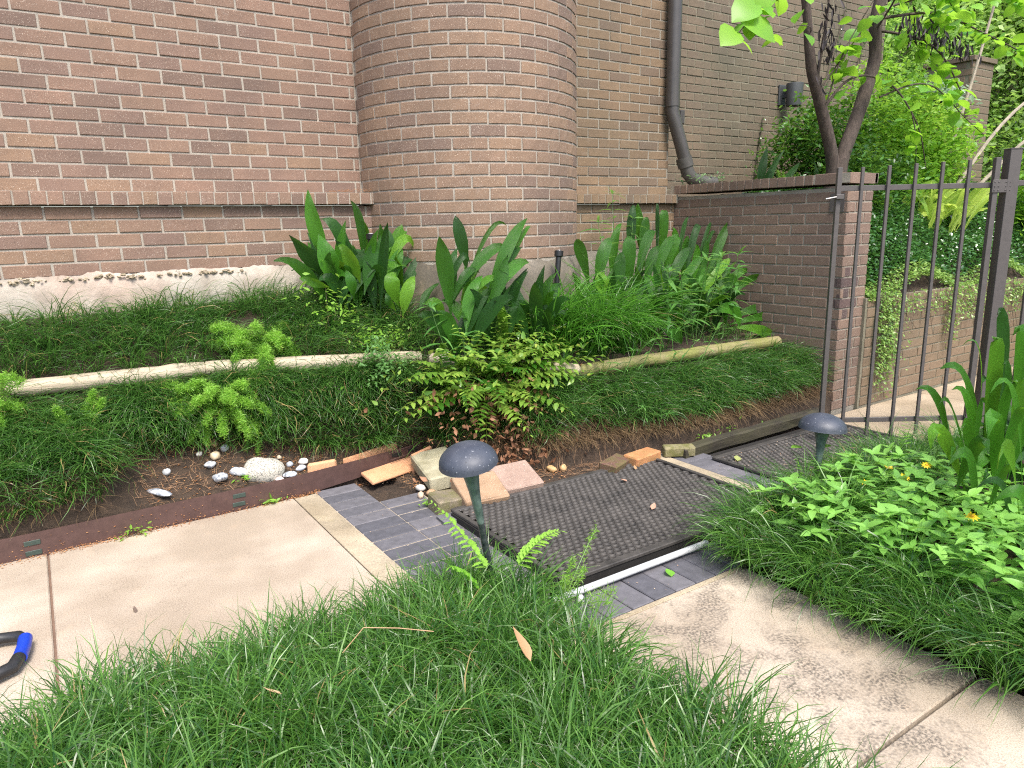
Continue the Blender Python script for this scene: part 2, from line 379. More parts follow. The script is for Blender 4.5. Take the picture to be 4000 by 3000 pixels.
def paver(parent, x0, x1, y0, y1, dz=0):
    a = np.array((x0, y0, -.05)); b = np.array((x1, y1, dz + rng.normal(0, .0008))); c = (a + b) / 2; c[2] = 0
    o = MB().box(a - c, b - c, .003).build('paver', PAV, parent); o.location = Vector(c) - parent.location; o.rotation_euler[2] = rng.normal(0, .006); return o
yy = -.965; j = 0
while yy > -2.34:
    paver(pv, .226, .4295, yy - .0950, yy)
    yy -= .1015
yy = -1.275
while yy > -2.34:
    paver(pv, .4315, .634, yy - .0950, yy); yy -= .1015
x = .42
while x < 1.5:
    paver(pv2, x, x + .0975, -2.678, -2.48); x += .102
yy = -1.555
while yy > -2.6:
    paver(pv3, 1.975, 2.173, yy - .096, yy); yy -= .0995

# terraces of the planted bank (x runs along the building, y away from the camera)
def I(x, xs, ys): return np.interp(x, xs, ys)
LX = [-2.6, -.93, -.13, .70, 1.0, 1.6, 3.6]; LY = [-.40, -.45, -.52, -.69, -.80, -1.16, -1.205]; LZ = [.585, .58, .585, .565, .545, .45, .43]
def log_y(x): return I(x, LX, LY)
def log_z(x): return I(x, LX, LZ)
def edge_y(x): return I(x, [-2.6, .10, .45, .87, .95, 1.05, 1.35, 2.4, 3.6], [-.955, -.94, -.90, -.84, -.98, -1.17, -1.40, -1.56, -1.60])
def bank_z(x, y):
    x = np.asarray(x, float); y = np.asarray(y, float)
    hw = I(x, [-2.6, -.2, 1.0, 2.3, 3.6], [.86, .88, .90, .70, .50]); yl = log_y(x); zl = log_z(x); ye = edge_y(x)
    yd = I(x, [-2.6, -.66, -.52, .20, .45, .87, .95, 1.1, 1.4, 3.6], [-.86, -.86, -.66, -.72, -.79, -.825, -.93, -1.13, -1.34, -1.52])
    zd = I(x, [-2.6, -.62, -.10, .25, .9, 3.6], [.27, .27, .25, .17, .14, .19])
    ze = I(x, [-2.6, .2, .6, 3.6], [.085, .075, .01, .0])
    z = np.where(y > yl + .06, zl + .01 + (hw - zl - .01) * np.clip((y - yl - .06) / np.maximum(-.17 - yl - .06, .05), 0, 1) ** .8, 0)
    m1 = (y <= yl + .06) & (y > yl - .07); z = np.where(m1, zl + .01 - .12 * (yl + .06 - y) / .13, z)
    m2 = (y <= yl - .07) & (y > yd); z = np.where(m2, zd + (zl - .11 - zd) * ((y - yd) / (yl - .07 - yd + 1e-6)) ** np.where((x > -.5) & (x < .7), .45, .8), z)
    m3 = (y <= yd) & (y > ye); z = np.where(m3, ze + (zd - ze) * ((y - ye) / (yd - ye + 1e-6)) ** np.where(x > .9, .35, 1.0), z)
    z = np.where(y <= ye, np.where((x > .64) & (x < 1.83) & (y > -1.62), -.004, -.04), z)
    return z
def sheet(name, fn, x0, x1, y0, y1, nx, ny, mat, amp=.008):
    X, Y = np.meshgrid(np.linspace(x0, x1, nx), np.linspace(y0, y1, ny)); Z = fn(X, Y) + rng.normal(0, amp, X.shape)
    V = np.stack([X, Y, Z], -1).reshape(-1, 3); i = np.arange(nx * ny).reshape(ny, nx)
    F = np.stack([i[:-1, :-1], i[:-1, 1:], i[1:, 1:], i[1:, :-1]], -1).reshape(-1, 4)
    return struct(ob(name, mesh_np(name, V, [F], mat, True)))
sheet('garden_bank', bank_z, -2.6, 3.50, -1.78, -.14, 320, 120, SOIL, .004)
# beds either side of the near slab
def near_bed(x, y): return .03 + .02 * np.sin(x * 9) * np.cos(y * 7)
def fg_z(x, y): return np.minimum(.035 + .05 * np.clip((-2.36 - y) / .3, 0, 1), .09) + 0 * x
def rb_z(x, y): return .02 + .09 * np.clip((x - 1.2) / .35, 0, 1)
sheet('garden_bed', fg_z, -2.6, .33, -6.0, -2.345, 60, 60, SOIL, .006)
sheet('garden_bed', rb_z, 1.262, 3.25, -6.0, -2.70, 60, 80, SOIL, .006)
sheet('garden_bed', lambda x, y: rb_z(x, y) * .7, 1.98, 3.25, -2.74, -2.62, 40, 8, SOIL, .004)
sheet('garden_bed', rb_z, 3.25, 9, -7.0, -3.08, 40, 40, SOIL, .01)
# slope and planter behind the garden wall
def hill_z(x, y):
    a = np.clip((y + 1.58) / .95, 0, 1); z1 = .72 + (1.42 - .72) * a ** .8
    z = np.where(x < 3.80, 1.44, z1 + np.clip((x - 6.5) * .05, 0, .4)); return z
sheet('planter_soil', lambda x, y: 1.44 + 0 * x, 3.60, 3.83, -1.50, .40, 8, 50, SOIL, .004)
sheet('planter_soil', hill_z, 3.80, 14, -1.60, .40, 180, 50, SOIL, .01)
sheet('hill', lambda x, y: .9 + .05 * (x - 7) + 0 * y, 7.2, 40, .3, 30, 30, 30, SOIL, .03)

# ------------------------------------------------------------------ building walls
KZ = 21.6 * H      # top of the ledge
w1 = empty('brick_wall', (-.6, 0, .8), 'rose brick building wall at left above the pale concrete footing', 'wall')
w1.location = (0, 0, 0)
o1 = -11.817 * H
it = courses(BR_A, (0, 0), (1, 0), 0, -1.7, .958, KZ, 20, o1 - 1.5 * H * 1 + 0)
it += courses(BR_A, (0, -.132), (1, 0), 0, -1.7, .97, KZ - 6.03 * H, 5, o1 - .10)
MASON = it
lay(w1, it)
part_box('mortar', (-2.6, .0045, KZ - .02), (1.0, .30, 4.2), MO_A, w1)
part_box('mortar', (-2.6, -.1275, .5), (.985, .0045, KZ - .078), MO_A, w1)
cp = MB(); 
it = cap_units(BR_A, (0, -.172), (1, 0), 0, -1.7 + .01, .962, KZ - .036, .062, .16); lay(w1, it, 'ledge_brick')
part_box('ledge_mortar', (-2.6, -.168, KZ - .068), (.968, .004, KZ - .003), MO_A, w1)
def footing(fn, n0, n1, parent, ztop, zbot, nu=150, nz=16):
    """rough concrete footing; fn(u, out) gives x, y"""
    V = []; us = np.linspace(n0, n1, nu); crumbs = np.convolve(rng.normal(0, 1, nu + 8), np.ones(5) / 5, 'valid')[:nu] * .010
    for a, u in enumerate(us):
        for b in range(nz + 1):
            t = b / nz; z = zbot + (ztop + crumbs[a] - zbot) * t
            out = .035 + rng.normal(0, .0012) - (.032 * max(0, (t - .88) / .12) ** 1.5) + (.006 * rng.random() if t > .9 else 0)
            x, y = fn(u, out); V.append([x, y, z])
    i = np.arange(nu * (nz + 1)).reshape(nu, nz + 1); F = np.stack([i[:-1, :-1], i[1:, :-1], i[1:, 1:], i[:-1, 1:]], -1).reshape(-1, 4)
    return ob('footing', mesh_np('footing', V, [F], FOOT, True), parent)
mt, nt, bs = nmat('footing_concrete'); L = nt.links; gp = wpos(nt)
n1 = noise(nt, gp, 5, 7, .65, .4); k = ramp(nt, [(.25, (.17, .145, .115)), (.45, (.33, .29, .24)), (.7, (.47, .43, .37))]); L.new(n1.outputs[0], k.inputs[0])
n2 = noise(nt, gp, 12, 8, .75, .8); k2 = ramp(nt, [(.60, (0, 0, 0)), (.70, (1, 1, 1))]); L.new(n2.outputs[0], k2.inputs[0]); c = mixc(nt, mathn(nt, 'MULTIPLY', k2.outputs[0], .75), k.outputs[0], (.10, .08, .045))
n3 = noise(nt, gp, 3.1, 3, .5); k3 = ramp(nt, [(.5, (0, 0, 0)), (.7, (1, 1, 1))]); L.new(n3.outputs[0], k3.inputs[0]); c = mixc(nt, mathn(nt, 'MULTIPLY', k3.outputs[0], .5), c, (.50, .36, .29))
L.new(c, bs.inputs['Base Color']); setin(bs, Roughness=.93); bump(nt, bs, mathn(nt, 'ADD', n1.outputs[0], mathn(nt, 'MULTIPLY', n2.outputs[0], .6)), .012, .8); FOOT = mt
footing(lambda u, o: (u, -.14 - o), -2.6, .98, w1, 1.062, .45, 260)
# crumbly mortar lumps along the top of the footing
cr = MB()
for i in range(150):
    x = rng.uniform(-1.4, .2); s = rng.uniform(.004, .011); M_ = Matrix.Translation((x, -.166 + rng.normal(0, .006), 1.045 + rng.normal(0, .007))) @ Matrix.Rotation(rng.uniform(0, 3), 4, 'Z')
    cr.box((-s, -s * .7, -s * .5), (s, s * .7, s * .5), s * .3, s * .15, M_)
cr.build('mortar_crumbs', ROUGHM, w1)['kind'] = 'stuff'

# round column
CX, CY, CR = 24.63 * H, -1.15 * H, 10.48 * H
col = empty('brick_column', (0, 0, 0), 'round brick column bulging out between the two flat building walls', 'column')
it = []; dth = 2.985 * H / CR
for j in range(-6, 23):
    z = KZ + (j + .5) * H; off = -1.21 + (0 if (j - 3) % 2 == 0 else dth / 2)
    i = -12
    while i < 14:
        a = off + i * dth; i += 1
        ac = a + dth / 2
        if ac < -1.72 or ac > 1.25: continue
        Lb = CR * dth - JT; me = brick_me(Lb, H - JT, .03, BR_C, CR)
        it.append((me, (CX + (CR) * math.sin(ac), CY - CR * math.cos(ac), z + rng.normal(0, .0006)), ac + rng.normal(0, .002), 0))
lay(col, it)
mb = MB(); mb.lathe([(CR - .0045, .45), (CR - .0045, 4.2)], 96, Matrix.Translation((CX, CY, 0))); mb.build('mortar', MO_A, col, True)
_ft = FOOT; FOOT = conc_mat('footing_grey', (.20, .18, .15), (.10, .09, .07), .5)
footing(lambda u, o: (CX + (CR - .012 + o) * math.sin(u), CY - (CR - .012 + o) * math.cos(u)), -1.6, 1.4, col, 1.05, .3, 160)

# wall right of the column
w2 = empty('brick_wall', (0, 0, 0), 'tan brick building wall between the round column and the downspout', 'wall')
it = courses(BR_B, (0, 0), (1, 0), 0, 2.30, 3.575, KZ, 22, 39.097 * H - 1.5 * H)
it += courses(BR_B, (0, -.132), (1, 0), 0, 2.30, 3.515, KZ - 6.03 * H, 5, o1 + .02)
lay(w2, it)
part_box('mortar', (2.2, .0045, KZ - .02), (3.571, .34, 4.2), MO_B, w2); part_box('mortar', (2.2, -.1275, .3), (3.515, .0045, KZ - .078), MO_B, w2)
lay(w2, cap_units(BR_B, (0, -.172), (1, 0), 0, 2.30, 3.50, KZ - .036, .062, .16), 'ledge_brick'); part_box('ledge_mortar', (2.2, -.168, KZ - .068), (3.515, .004, KZ - .003), MO_B, w2)
# recessed wall behind the planter
w4 = empty('brick_wall', (0, 0, 0), 'moss-darkened brick wall set back behind the planter tree', 'wall')
lay(w4, courses(BR_M, (0, .35), (1, 0), 0, 3.60, 7.10, KZ - H, 34, 3.72))
part_box('mortar', (3.60, .3545, .8), (7.096, .6, 4.4), MO_M, w4)
lay(w4, courses(BR_M, (7.10, .35), (0, 1), PI / 2, 0.0, .9, KZ, 2, 0), 'brick')

# garden wall running towards the camera with its end pillar
w3 = empty('garden_wall', (0, 0, 0), 'dark brick garden wall with a brick-on-edge cap, ending beside the iron gate', 'wall')
X3 = 3.522; YE = -1.592; TW = .282
def sp3(j, u):
    return BR_D if (8 <= j <= 13 and u > 1.5) else None
it = courses(BR_G, (X3, 0), (0, -1), -PI / 2, .006, -YE, 0, 21, 1.19 * H + .0, hh=1.462 / 21.6 / 1, special=sp3)
it = [i for i in it]
ej = []
for j in range(21):
    z = (j + .5) * H
    segs = [(0, .092), (.103, TW)] if j % 2 else [(0, .19), (.201, TW)]
    for q, (a, b) in enumerate(segs):
        mm = BR_D if (8 <= j <= 13 and q == 0 and (b - a) < .1) or j in (10, 12) and q == 0 else BR_G
        ej.append((brick_me(b - a, H - JT, .03, mm), (X3 + (a + b) / 2, YE - .0002, z), rng.normal(0, .003), 0))
lay(w3, it, 'brick', 300); lay(w3, ej, 'brick')
part_box('mortar', (X3 + .0045, YE + .0045, -.05), (X3 + TW - .0045, .35, 1.44), MO_B, w3)
zc3 = 22.6 * H - .034
lay(w3, cap_units(BR_G, (X3 - .022, 0), (0, -1), -PI / 2, .14, 1.36, zc3, .064, .30), 'cap_brick')
lay(w3, [(brick_me(.19, .066, .30, BR_G), (X3 - .018, -1.462, zc3), -PI / 2, 0), (brick_me(.11, .067, .03, BR_G), (X3 + .06 - .02, YE - .020, zc3), 0, .0), (brick_me(.155, .067, .03, BR_G), (X3 + .182, YE - .020, zc3), 0, .0)], 'cap_brick')
part_box('cap_mortar', (X3 - .017, YE - .016, 1.468), (X3 + TW + .01, -.10, 22.6 * H - .003), MO_B, w3)
part_box('cap_mortar', (X3 + .02, YE - .016, 1.467), (X3 + TW + .014, YE + .2, 22.6 * H - .0015), MO_B, w3)

# low retaining wall beyond the gate
w5 = empty('retaining_wall', (0, 0, 0), 'low tan brick retaining wall with vines behind the gate', 'wall')
lay(w5, courses(BR_L, (0, -1.615), (1, 0), 0, 3.815, 7.6, -.012, 11, 3.9, hh=H), 'brick')
part_box('mortar', (3.79, -1.6105, -.05), (9.5, -1.42, .73), MO_M, w5)
pl = empty('brick_pillar', (7.24, -.5, 0), 'tall brick pillar far behind the foliage beyond the gate', 'pillar'); pl.rotation_euler = (0, 0, 0)
PX0, PX1, PY = 7.03, 7.45, -.60
itp = []
for j in range(40):
    z = (j + .5) * H; a = .09 if j % 2 else .20
    itp += [(brick_me(a - .006, H - JT, .03, BR_M), (PX0 + a / 2 - 7.24, PY + .5, z), 0, 0), (brick_me(.42 - a - .006, H - JT, .03, BR_M), (PX0 + a + (.42 - a) / 2 - 7.24, PY + .5, z), 0, 0),
            (brick_me(.19, H - JT, .03, BR_M), (PX0 - 7.24, PY + .5 + .1 + (.06 if j % 2 else 0), z), -PI / 2, 0)]
lay(pl, itp, 'brick')
MB().box((PX0 + .004 - 7.24, PY + .504, -.05), (PX1 - 7.24 - .004, PY + .95, 2.7)).build('mortar', MO_M, pl); MB().box((PX0 - .02 - 7.24, PY + .48, 2.705), (PX1 - 7.24 + .02, PY + .97, 2.75), .004).build('cap', BR_M, pl)
# ------------------------------------------------------------------ made objects
STEEL = plain('painted_steel', (.085, .076, .072), .42, .0, .12, 40, .0003, spec=.5)
# gate: hinged on the square post at right, standing a little open
GO = np.array((2.825, -1.968)); GD = np.array((.83, -.557)); GD /= np.linalg.norm(GD)
gate = empty('iron_gate', (GO[0], GO[1], 0), 'dark grey iron bar gate standing ajar beside the garden wall', 'gate')
gate.rotation_euler = (0, 0, math.atan2(GD[1], GD[0]))
def gbar(name, t0, t1, z0, z1, w, mat=STEEL, parent=gate, y=0, bev=.0015): return MB().box((t0, y - w / 2, z0), (t1, y + w / 2, z1), bev).build(name, mat, parent)
gbar('latch_stile', -.012, .012, .085, 1.512, .024)
for i in range(5): gbar('bar', .122 + i * .1395 - .008, .122 + i * .1395 + .008, .045, 1.512 + i * .006, .016)
gbar('hinge_stile', .822 - .014, .822 + .014, .05, 1.545, .028)
gbar('top_rail', .012, .808, 1.392, 1.420, .013, y=.0145); gbar('bottom_rail', .012, .808, .118, .146, .013, y=.0145)
gbar('hinge_plate', .80, .905, 1.366, 1.432, .004, y=-.017)
for u in (.812, .832, .87, .892):
    for z in (1.378, 1.398, 1.420): MB().lathe([(0, .003), (.003, .0025), (.0045, 0)], 8, Matrix.Translation((u, -.019, z)) @ Matrix.Rotation(PI / 2, 4, 'X')).build('screw', STEEL, gate, True)
GAL = plain('galvanised_bolt', (.32, .31, .30), .4, .6, .2, 60, .0002)
MB().tube([(-.075, -.03, 1.352), (-.03, -.026, 1.36), (.02, -.022, 1.366)], .0045, 8).build('latch_bolt', GAL, gate, True); MB().box((-.018, -.03, 1.350), (.022, -.012, 1.376), .002).build('bolt_keeper', STEEL, gate)
lp = MB(); lp.box((3.5175, -1.575, 1.29), (3.5205, -1.475, 1.405), .001).build('latch_plate', STEEL, w3)
fen = empty('iron_fence', (0, 0, 0), 'square dark grey steel post and bar fence to the right of the gate', 'fence')
P = GO + GD * .905; fen.location = (P[0], P[1], 0); fen.rotation_euler = gate.rotation_euler
def fbar(name, *a, **k): return gbar(name, *a, parent=fen, **k)
fbar('post', -.03, .03, 0, 1.585, .06, y=.01); fbar('top_rail', .03, 2.2, 1.40, 1.428, .02, y=.01); fbar('bottom_rail', .03, 2.2, .118, .146, .02, y=.01)
for i in range(14): fbar('bar', .155 + i * .14 - .008, .155 + i * .14 + .008, .05, 1.56, .016)
MB().box((-.033, -.023, 1.584), (.033, .043, 1.590), .002).build('post_cap', STEEL, fen)

# downspout
DSP = plain('downspout_paint', (.055, .050, .048), .38, .0, .15, 12, .0003, spec=.6)
ds = empty('downspout', (3.55, -.07, 1.6), 'dark grey round downspout running down the corner of the brick wall', 'pipe')
def dpt(*p): return [np.array(q) - np.array(ds.location) for q in p]
MB().tube(dpt((3.537, -.068, 4.6), (3.537, -.068, 2.13)), .054, 20).build('upper_pipe', DSP, ds, True)
MB().tube(dpt((3.537, -.068, 2.16), (3.538, -.070, 2.09), (3.548, -.078, 2.03), (3.60, -.10, 1.86), (3.645, -.115, 1.71)), .0515, 20).build('lower_pipe', DSP, ds, True)
MB().tube(dpt((3.537, -.068, 2.155), (3.537, -.068, 2.125)), .0565, 20).build('crimped_collar', DSP, ds, True)
MB().box((-.01, -.012, 2.0 - 1.6), (.035, .012, 2.10 - 1.6), .004, M=Matrix.Translation((.045, -.03, 0))).build('strap', DSP, ds)
PLA = plain('plastic_elbow', (.06, .057, .052), .6, .0, .15, 20, .0003)
MB().tube(dpt((3.63, -.11, 1.745), (3.652, -.118, 1.675)), .062, 20).build('socket', PLA, ds, True)
MB().tube(dpt((3.647, -.117, 1.69), (3.665, -.125, 1.63), (3.70, -.14, 1.585), (3.77, -.16, 1.56), (3.90, -.2, 1.545)), .052, 18).build('elbow', PLA, ds, True)
# wall lamp
lm = empty('wall_lamp', (5.44, .35, 2.40), 'dark cylinder wall lamp on the mossy brick wall behind the tree', 'lamp')
LP = plain('lamp_metal', (.05, .055, .058), .5, .0, .1, 30, .0003)
MB().box((-.075, -.022, -.085), (.02, -.001, .10), .004).build('back_plate', LP, lm)
MB().box((-.03, -.09, -.02), (.01, -.015, .05), .004).build('arm', LP, lm)
mb = MB(); mb.lathe([(.0, .095), (.070, .095), (.076, .10), (.078, .09), (.068, -.10), (.062, -.105), (.055, -.10), (.0, -.09)], 28, Matrix.Translation((.0, -.13, 0))); mb.build('shade', LP, lm, True)

# mushroom path lights
DOME = None
mt, nt, bs = nmat('lamp_dome'); L = nt.links; gp = wpos(nt)
n1 = noise(nt, gp, 18, 5, .6); k = ramp(nt, [(.3, (.030, .037, .055)), (.75, (.066, .074, .095))]); L.new(n1.outputs[0], k.inputs[0])
n2 = noise(nt, gp, 150, 2, .5); k2 = ramp(nt, [(.68, (0, 0, 0)), (.73, (1, 1, 1))]); L.new(n2.outputs[0], k2.inputs[0]); c = mixc(nt, mathn(nt, 'MULTIPLY', k2.outputs[0], .6), k.outputs[0], (.38, .39, .42))
n3 = noise(nt, gp, 130, 2, .5); k3 = ramp(nt, [(.27, (1, 1, 1)), (.32, (0, 0, 0))]); L.new(n3.outputs[0], k3.inputs[0]); c = mixc(nt, mathn(nt, 'MULTIPLY', k3.outputs[0], .8), c, (.01, .01, .012))
L.new(c, bs.inputs['Base Color']); setin(bs, Roughness=.52); bs.inputs['Specular IOR Level'].default_value = .5; bump(nt, bs, n2.outputs[0], .0006, .5); DOME = mt
FUN = plain('lamp_funnel', (.055, .095, .080), .45, .0, .35, 25, .0003, col2=(.13, .18, .16)); STM = plain('lamp_stem', (.012, .022, .024), .35, .0, .4, 60, .0003, col2=(.05, .06, .06))
def path_light(base, top, tilt, R, label):
    t = empty('path_light', base, label, 'garden light', 'mushroom path lights')
    b = np.array(base); tp = np.array(top) - b; ax = Vector(tp).normalized(); Q = ax.to_track_quat('Z', 'Y').to_matrix().to_4x4()
    MB().tube([(0, 0, -.02), tuple(tp * .62)], .0115, 14).build('stem', STM, t, True)
    mb = MB(); n0 = np.linalg.norm(tp); mb.lathe([(.0115, n0 * .58), (.0145, n0 * .66), (.0155, n0 * .72), (.018, n0 * .80), (.024, n0 * .89), (.033, n0 * .97), (.036, n0 * 1.02)], 24, Q); mb.build('funnel', FUN, t, True)
    D = Matrix.Translation(tp) @ tilt.to_4x4()
    prof = [(R * math.sin(a) , R * .66 * math.cos(a)) for a in np.linspace(0.001, PI / 2, 14)]
    mb = MB(); mb.lathe(prof + [(R * 1.01, -.004), (R * .985, -.005), (R * .96, .004), (R * .6, R * .42), (.001, R * .5)], 48, D); mb.build('dome', DOME, t, True)
    return t
path_light((.385, -2.37, 0.0), (.290, -2.375, .520), Matrix.Rotation(-.16, 3, 'Y') @ Matrix.Rotation(.06, 3, 'X'), .095, 'nearer blue-grey mushroom light leaning over the left side of the rubber mat')
path_light((1.885, -2.560, 0.0), (1.918, -2.555, .385), Matrix.Rotation(.10, 3, 'Y') @ Matrix.Rotation(.0, 3, 'X'), .097, 'farther blue-grey mushroom light standing in front of the far mat by the gate')

# rubber mats with round holes
RUB = plain('rubber', (.045, .041, .038), .6, .0, .4, 14, .0004, col2=(.075, .068, .062), spec=.4)
def rubber_mat(x0, x1, y0, y1, label, seg=12, dx=.0246, z=.0, drop=0.0):
    t = empty('rubber_mat', ((x0 + x1) / 2, (y0 + y1) / 2, z), label, 'mat', 'rubber mats laid over the gap in the path')
    bx, by = (x1 - x0) / 2, (y1 - y0) / 2; m_ = .034; dy = dx * .87
    mb = MB(); hgt = .016
    for a, b in (((-bx, -by, 0), (bx, -by + m_, hgt)), ((-bx, by - m_, 0), (bx, by, hgt)), ((-bx, -by + m_, 0), (-bx + m_ * .6, by - m_, hgt)), ((bx - m_ * .6, -by + m_, 0), (bx, by - m_, hgt))): mb.box(a, b, .003)
    mb.build('border', RUB, t)
    nx = int((2 * bx - 1.2 * m_) / dx); ny = int((2 * by - 2 * m_) / dy) + 1
    an = np.arange(seg) * 2 * PI / seg; ca, sa = np.cos(an), np.sin(an)
    # hexagonal cell outline sampled in the same directions
    hr = dx / 2 / np.cos(((an + PI / 6) % (PI / 3)) - PI / 6); ri, ro = dx * .41, dx * .47
    prof = [(hr, .0090), (np.full(seg, ro), .0090), (np.full(seg, ro), .0125), (np.full(seg, ri), .0125), (np.full(seg, ri * .95), -.001)]
    cell = np.concatenate([np.stack([r * ca, r * sa, np.full(seg, zz)], 1) for r, zz in prof])
    i = np.arange(seg); q = np.concatenate([np.stack([a * seg + i, a * seg + (i + 1) % seg, (a + 1) * seg + (i + 1) % seg, (a + 1) * seg + i], 1) for a in range(len(prof) - 1)])
    cs = []
    for b in range(ny):
        for a in range(nx):
            cs.append((-bx + .6 * m_ + dx * (.5 + a) + (dx / 2 if b % 2 else 0) - .001, -by + m_ + dy * (.5 + b), rng.normal(0, .0003)))
    cs = np.array(cs); V = (cs[:, None, :] + cell[None]).reshape(-1, 3); F = (np.arange(len(cs))[:, None, None] * len(cell) + q[None]).reshape(-1, 4)
    o = ob('ring_grid', mesh_np('ring_grid', V, [F], RUB, False), t); o['kind'] = 'stuff'
    return t
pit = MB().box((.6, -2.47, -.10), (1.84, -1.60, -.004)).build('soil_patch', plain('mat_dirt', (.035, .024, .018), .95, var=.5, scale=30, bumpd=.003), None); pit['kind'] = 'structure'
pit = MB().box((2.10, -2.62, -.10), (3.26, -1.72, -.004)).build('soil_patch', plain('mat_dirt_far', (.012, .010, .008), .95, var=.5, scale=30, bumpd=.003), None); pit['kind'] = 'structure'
rubber_mat(.605, 1.822, -2.46, -1.645, 'black rubber ring mat nearest the camera, between the dark pavers and the white pipe', 14, .033, .028)
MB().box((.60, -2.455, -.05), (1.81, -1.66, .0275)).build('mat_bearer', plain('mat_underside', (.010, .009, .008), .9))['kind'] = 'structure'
rubber_mat(2.115, 3.245, -2.60, -1.80, 'black rubber ring mat by the gate, partly under the gate bars', 10, .033, .004)
rubber_mat_slope = None
WP = plain('white_pvc', (.50, .51, .52), .35, .0, .12, 20, .0002)
pp = empty('white_pipe', (.85, -2.515, .02), 'white plastic pipe lying along the near edge of the rubber mat', 'pipe')
MB().tube([(-.33, .0, .003), (.42, .003, .003)], .0125, 14).build('tube', WP, pp, True); MB().tube([(-.35, 0, .003), (-.29, 0, .003)], .0165, 14).build('coupling', WP, pp, True)
mb = MB(); mb.lathe([(0, .012), (.008, .011), (.013, .004), (.013, -.008)], 14, Matrix.Translation((-.245, -.035, .0))); mb.build('end_plug', WP, pp, True)

# steel lawn edging
EDG = None
mt, nt, bs = nmat('edging_brown'); L = nt.links; gp = wpos(nt); n1 = noise(nt, gp, 20, 6, .7); k = ramp(nt, [(.3, (.055, .029, .025)), (.75, (.10, .055, .047))]); L.new(n1.outputs[0], k.inputs[0])
n2 = noise(nt, gp, 260, 3, .6); k2 = ramp(nt, [(.68, (0, 0, 0)), (.75, (1, 1, 1))]); L.new(n2.outputs[0], k2.inputs[0]); L.new(mixc(nt, mathn(nt, 'MULTIPLY', k2.outputs[0], .45), k.outputs[0], (.32, .20, .13)), bs.inputs['Base Color']); setin(bs, Roughness=.55); bump(nt, bs, n1.outputs[0], .001, .4); EDG = mt
ed = empty('steel_edging', (0, -.95, 0), 'dark brown steel lawn edging strip along the back of the path', 'edging')
mb = MB(); xs = np.linspace(-1.9, .862, 40); zb = lambda x: -.01 if x < .1 else -.01 + .042 * (x - .1) / .76; zt = lambda x: .100 + .012 * max(0, x - .1)
yf = lambda x: np.interp(x, [-1.9, -1.0, .1, .45, .862], [-1.0, -.99, -.972, -.93, -.868])
V = []
for x in xs:
    y = yf(x) + .95 + .0015 * math.sin(x * 9)
    V += [[x, y, zb(x)], [x, y, zt(x)], [x, y + .003, zt(x) + .0], [x, y + .003, zb(x)]]
F = []
for i in range(len(xs) - 1):
    for a in range(4): F.append((i * 4 + a, (i + 1) * 4 + a, (i + 1) * 4 + (a + 1) % 4, i * 4 + (a + 1) % 4))
F += [(0, 1, 2, 3), (len(xs) * 4 - 4, len(xs) * 4 - 1, len(xs) * 4 - 2, len(xs) * 4 - 3)]
mb.add(V, F); mb.build('strip', EDG, ed)
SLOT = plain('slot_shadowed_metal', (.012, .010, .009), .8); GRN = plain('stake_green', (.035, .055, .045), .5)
for x, z in ((-.93, .060), (-.93, .018), (-.13, .068), (-.135, .028), (.695, .078), (.80, .082)):
    fx = yf(x) + .95
    MB().box((x - .028, fx - .0045, z - .010), (x + .028, fx - .0012, z + .010), .001).build('slot_tab', SLOT if x > .3 else GRN, ed)
for k_ in range(3): MB().box((.64, -.001, .030 + k_ * .016), (.868, .004, .036 + k_ * .016), .002, M=Matrix.Translation((0, .025 + .006 * k_, 0)) @ Matrix.Rotation(.22, 4, 'Z') @ Matrix.Rotation(-.03 * k_, 4, 'Y') @ Matrix.Translation((-.012, -.155, 0))).build('overlap_rib', EDG, ed)
for x in (.71, .835): MB().box((x - .012, yf(x) + .95 + .004, -.05), (x + .012, yf(x) + .95 + .010, .07), .001).build('stake', GRN, ed)

# wooden logs
def log_mat(name, ca, cb, green=0.0):
    mt, nt, bs = nmat(name); L = nt.links; tc = N(nt, 'ShaderNodeTexCoord'); mp = N(nt, 'ShaderNodeMapping'); mp.inputs['Scale'].default_value = (1.2, 14, 14); L.new(tc.outputs['Object'], mp.inputs[0])
    n1 = noise(nt, mp.outputs[0], 3, 8, .7, .4); k = ramp(nt, [(.3, ca), (.5, cb), (.75, tuple(x * 1.15 for x in cb))]); L.new(n1.outputs[0], k.inputs[0]); c = k.outputs[0]
    n3 = noise(nt, mp.outputs[0], 8, 4, .6); k3 = ramp(nt, [(.32, (1, 1, 1)), (.38, (0, 0, 0))]); L.new(n3.outputs[0], k3.inputs[0]); c = mixc(nt, mathn(nt, 'MULTIPLY', k3.outputs[0], .6), c, tuple(x * .3 for x in ca))
    if green:
        n2 = noise(nt, wpos(nt), 7, 5, .65); k2 = ramp(nt, [(.36, (0, 0, 0)), (.6, (1, 1, 1))]); L.new(n2.outputs[0], k2.inputs[0]); c = mixc(nt, mathn(nt, 'MULTIPLY', k2.outputs[0], green), c, (.15, .17, .025))
    L.new(c, bs.inputs['Base Color']); setin(bs, Roughness=.8); bump(nt, bs, mathn(nt, 'ADD', n1.outputs[0], n3.outputs[0]), .004, .7); return mt
LOGP = log_mat('log_pale', (.20, .155, .105), (.42, .355, .26)); LOGG = log_mat('log_mossy', (.13, .10, .05), (.25, .21, .11), .7); LOGD = log_mat('timber_dark', (.010, .008, .006), (.030, .023, .017), .10)
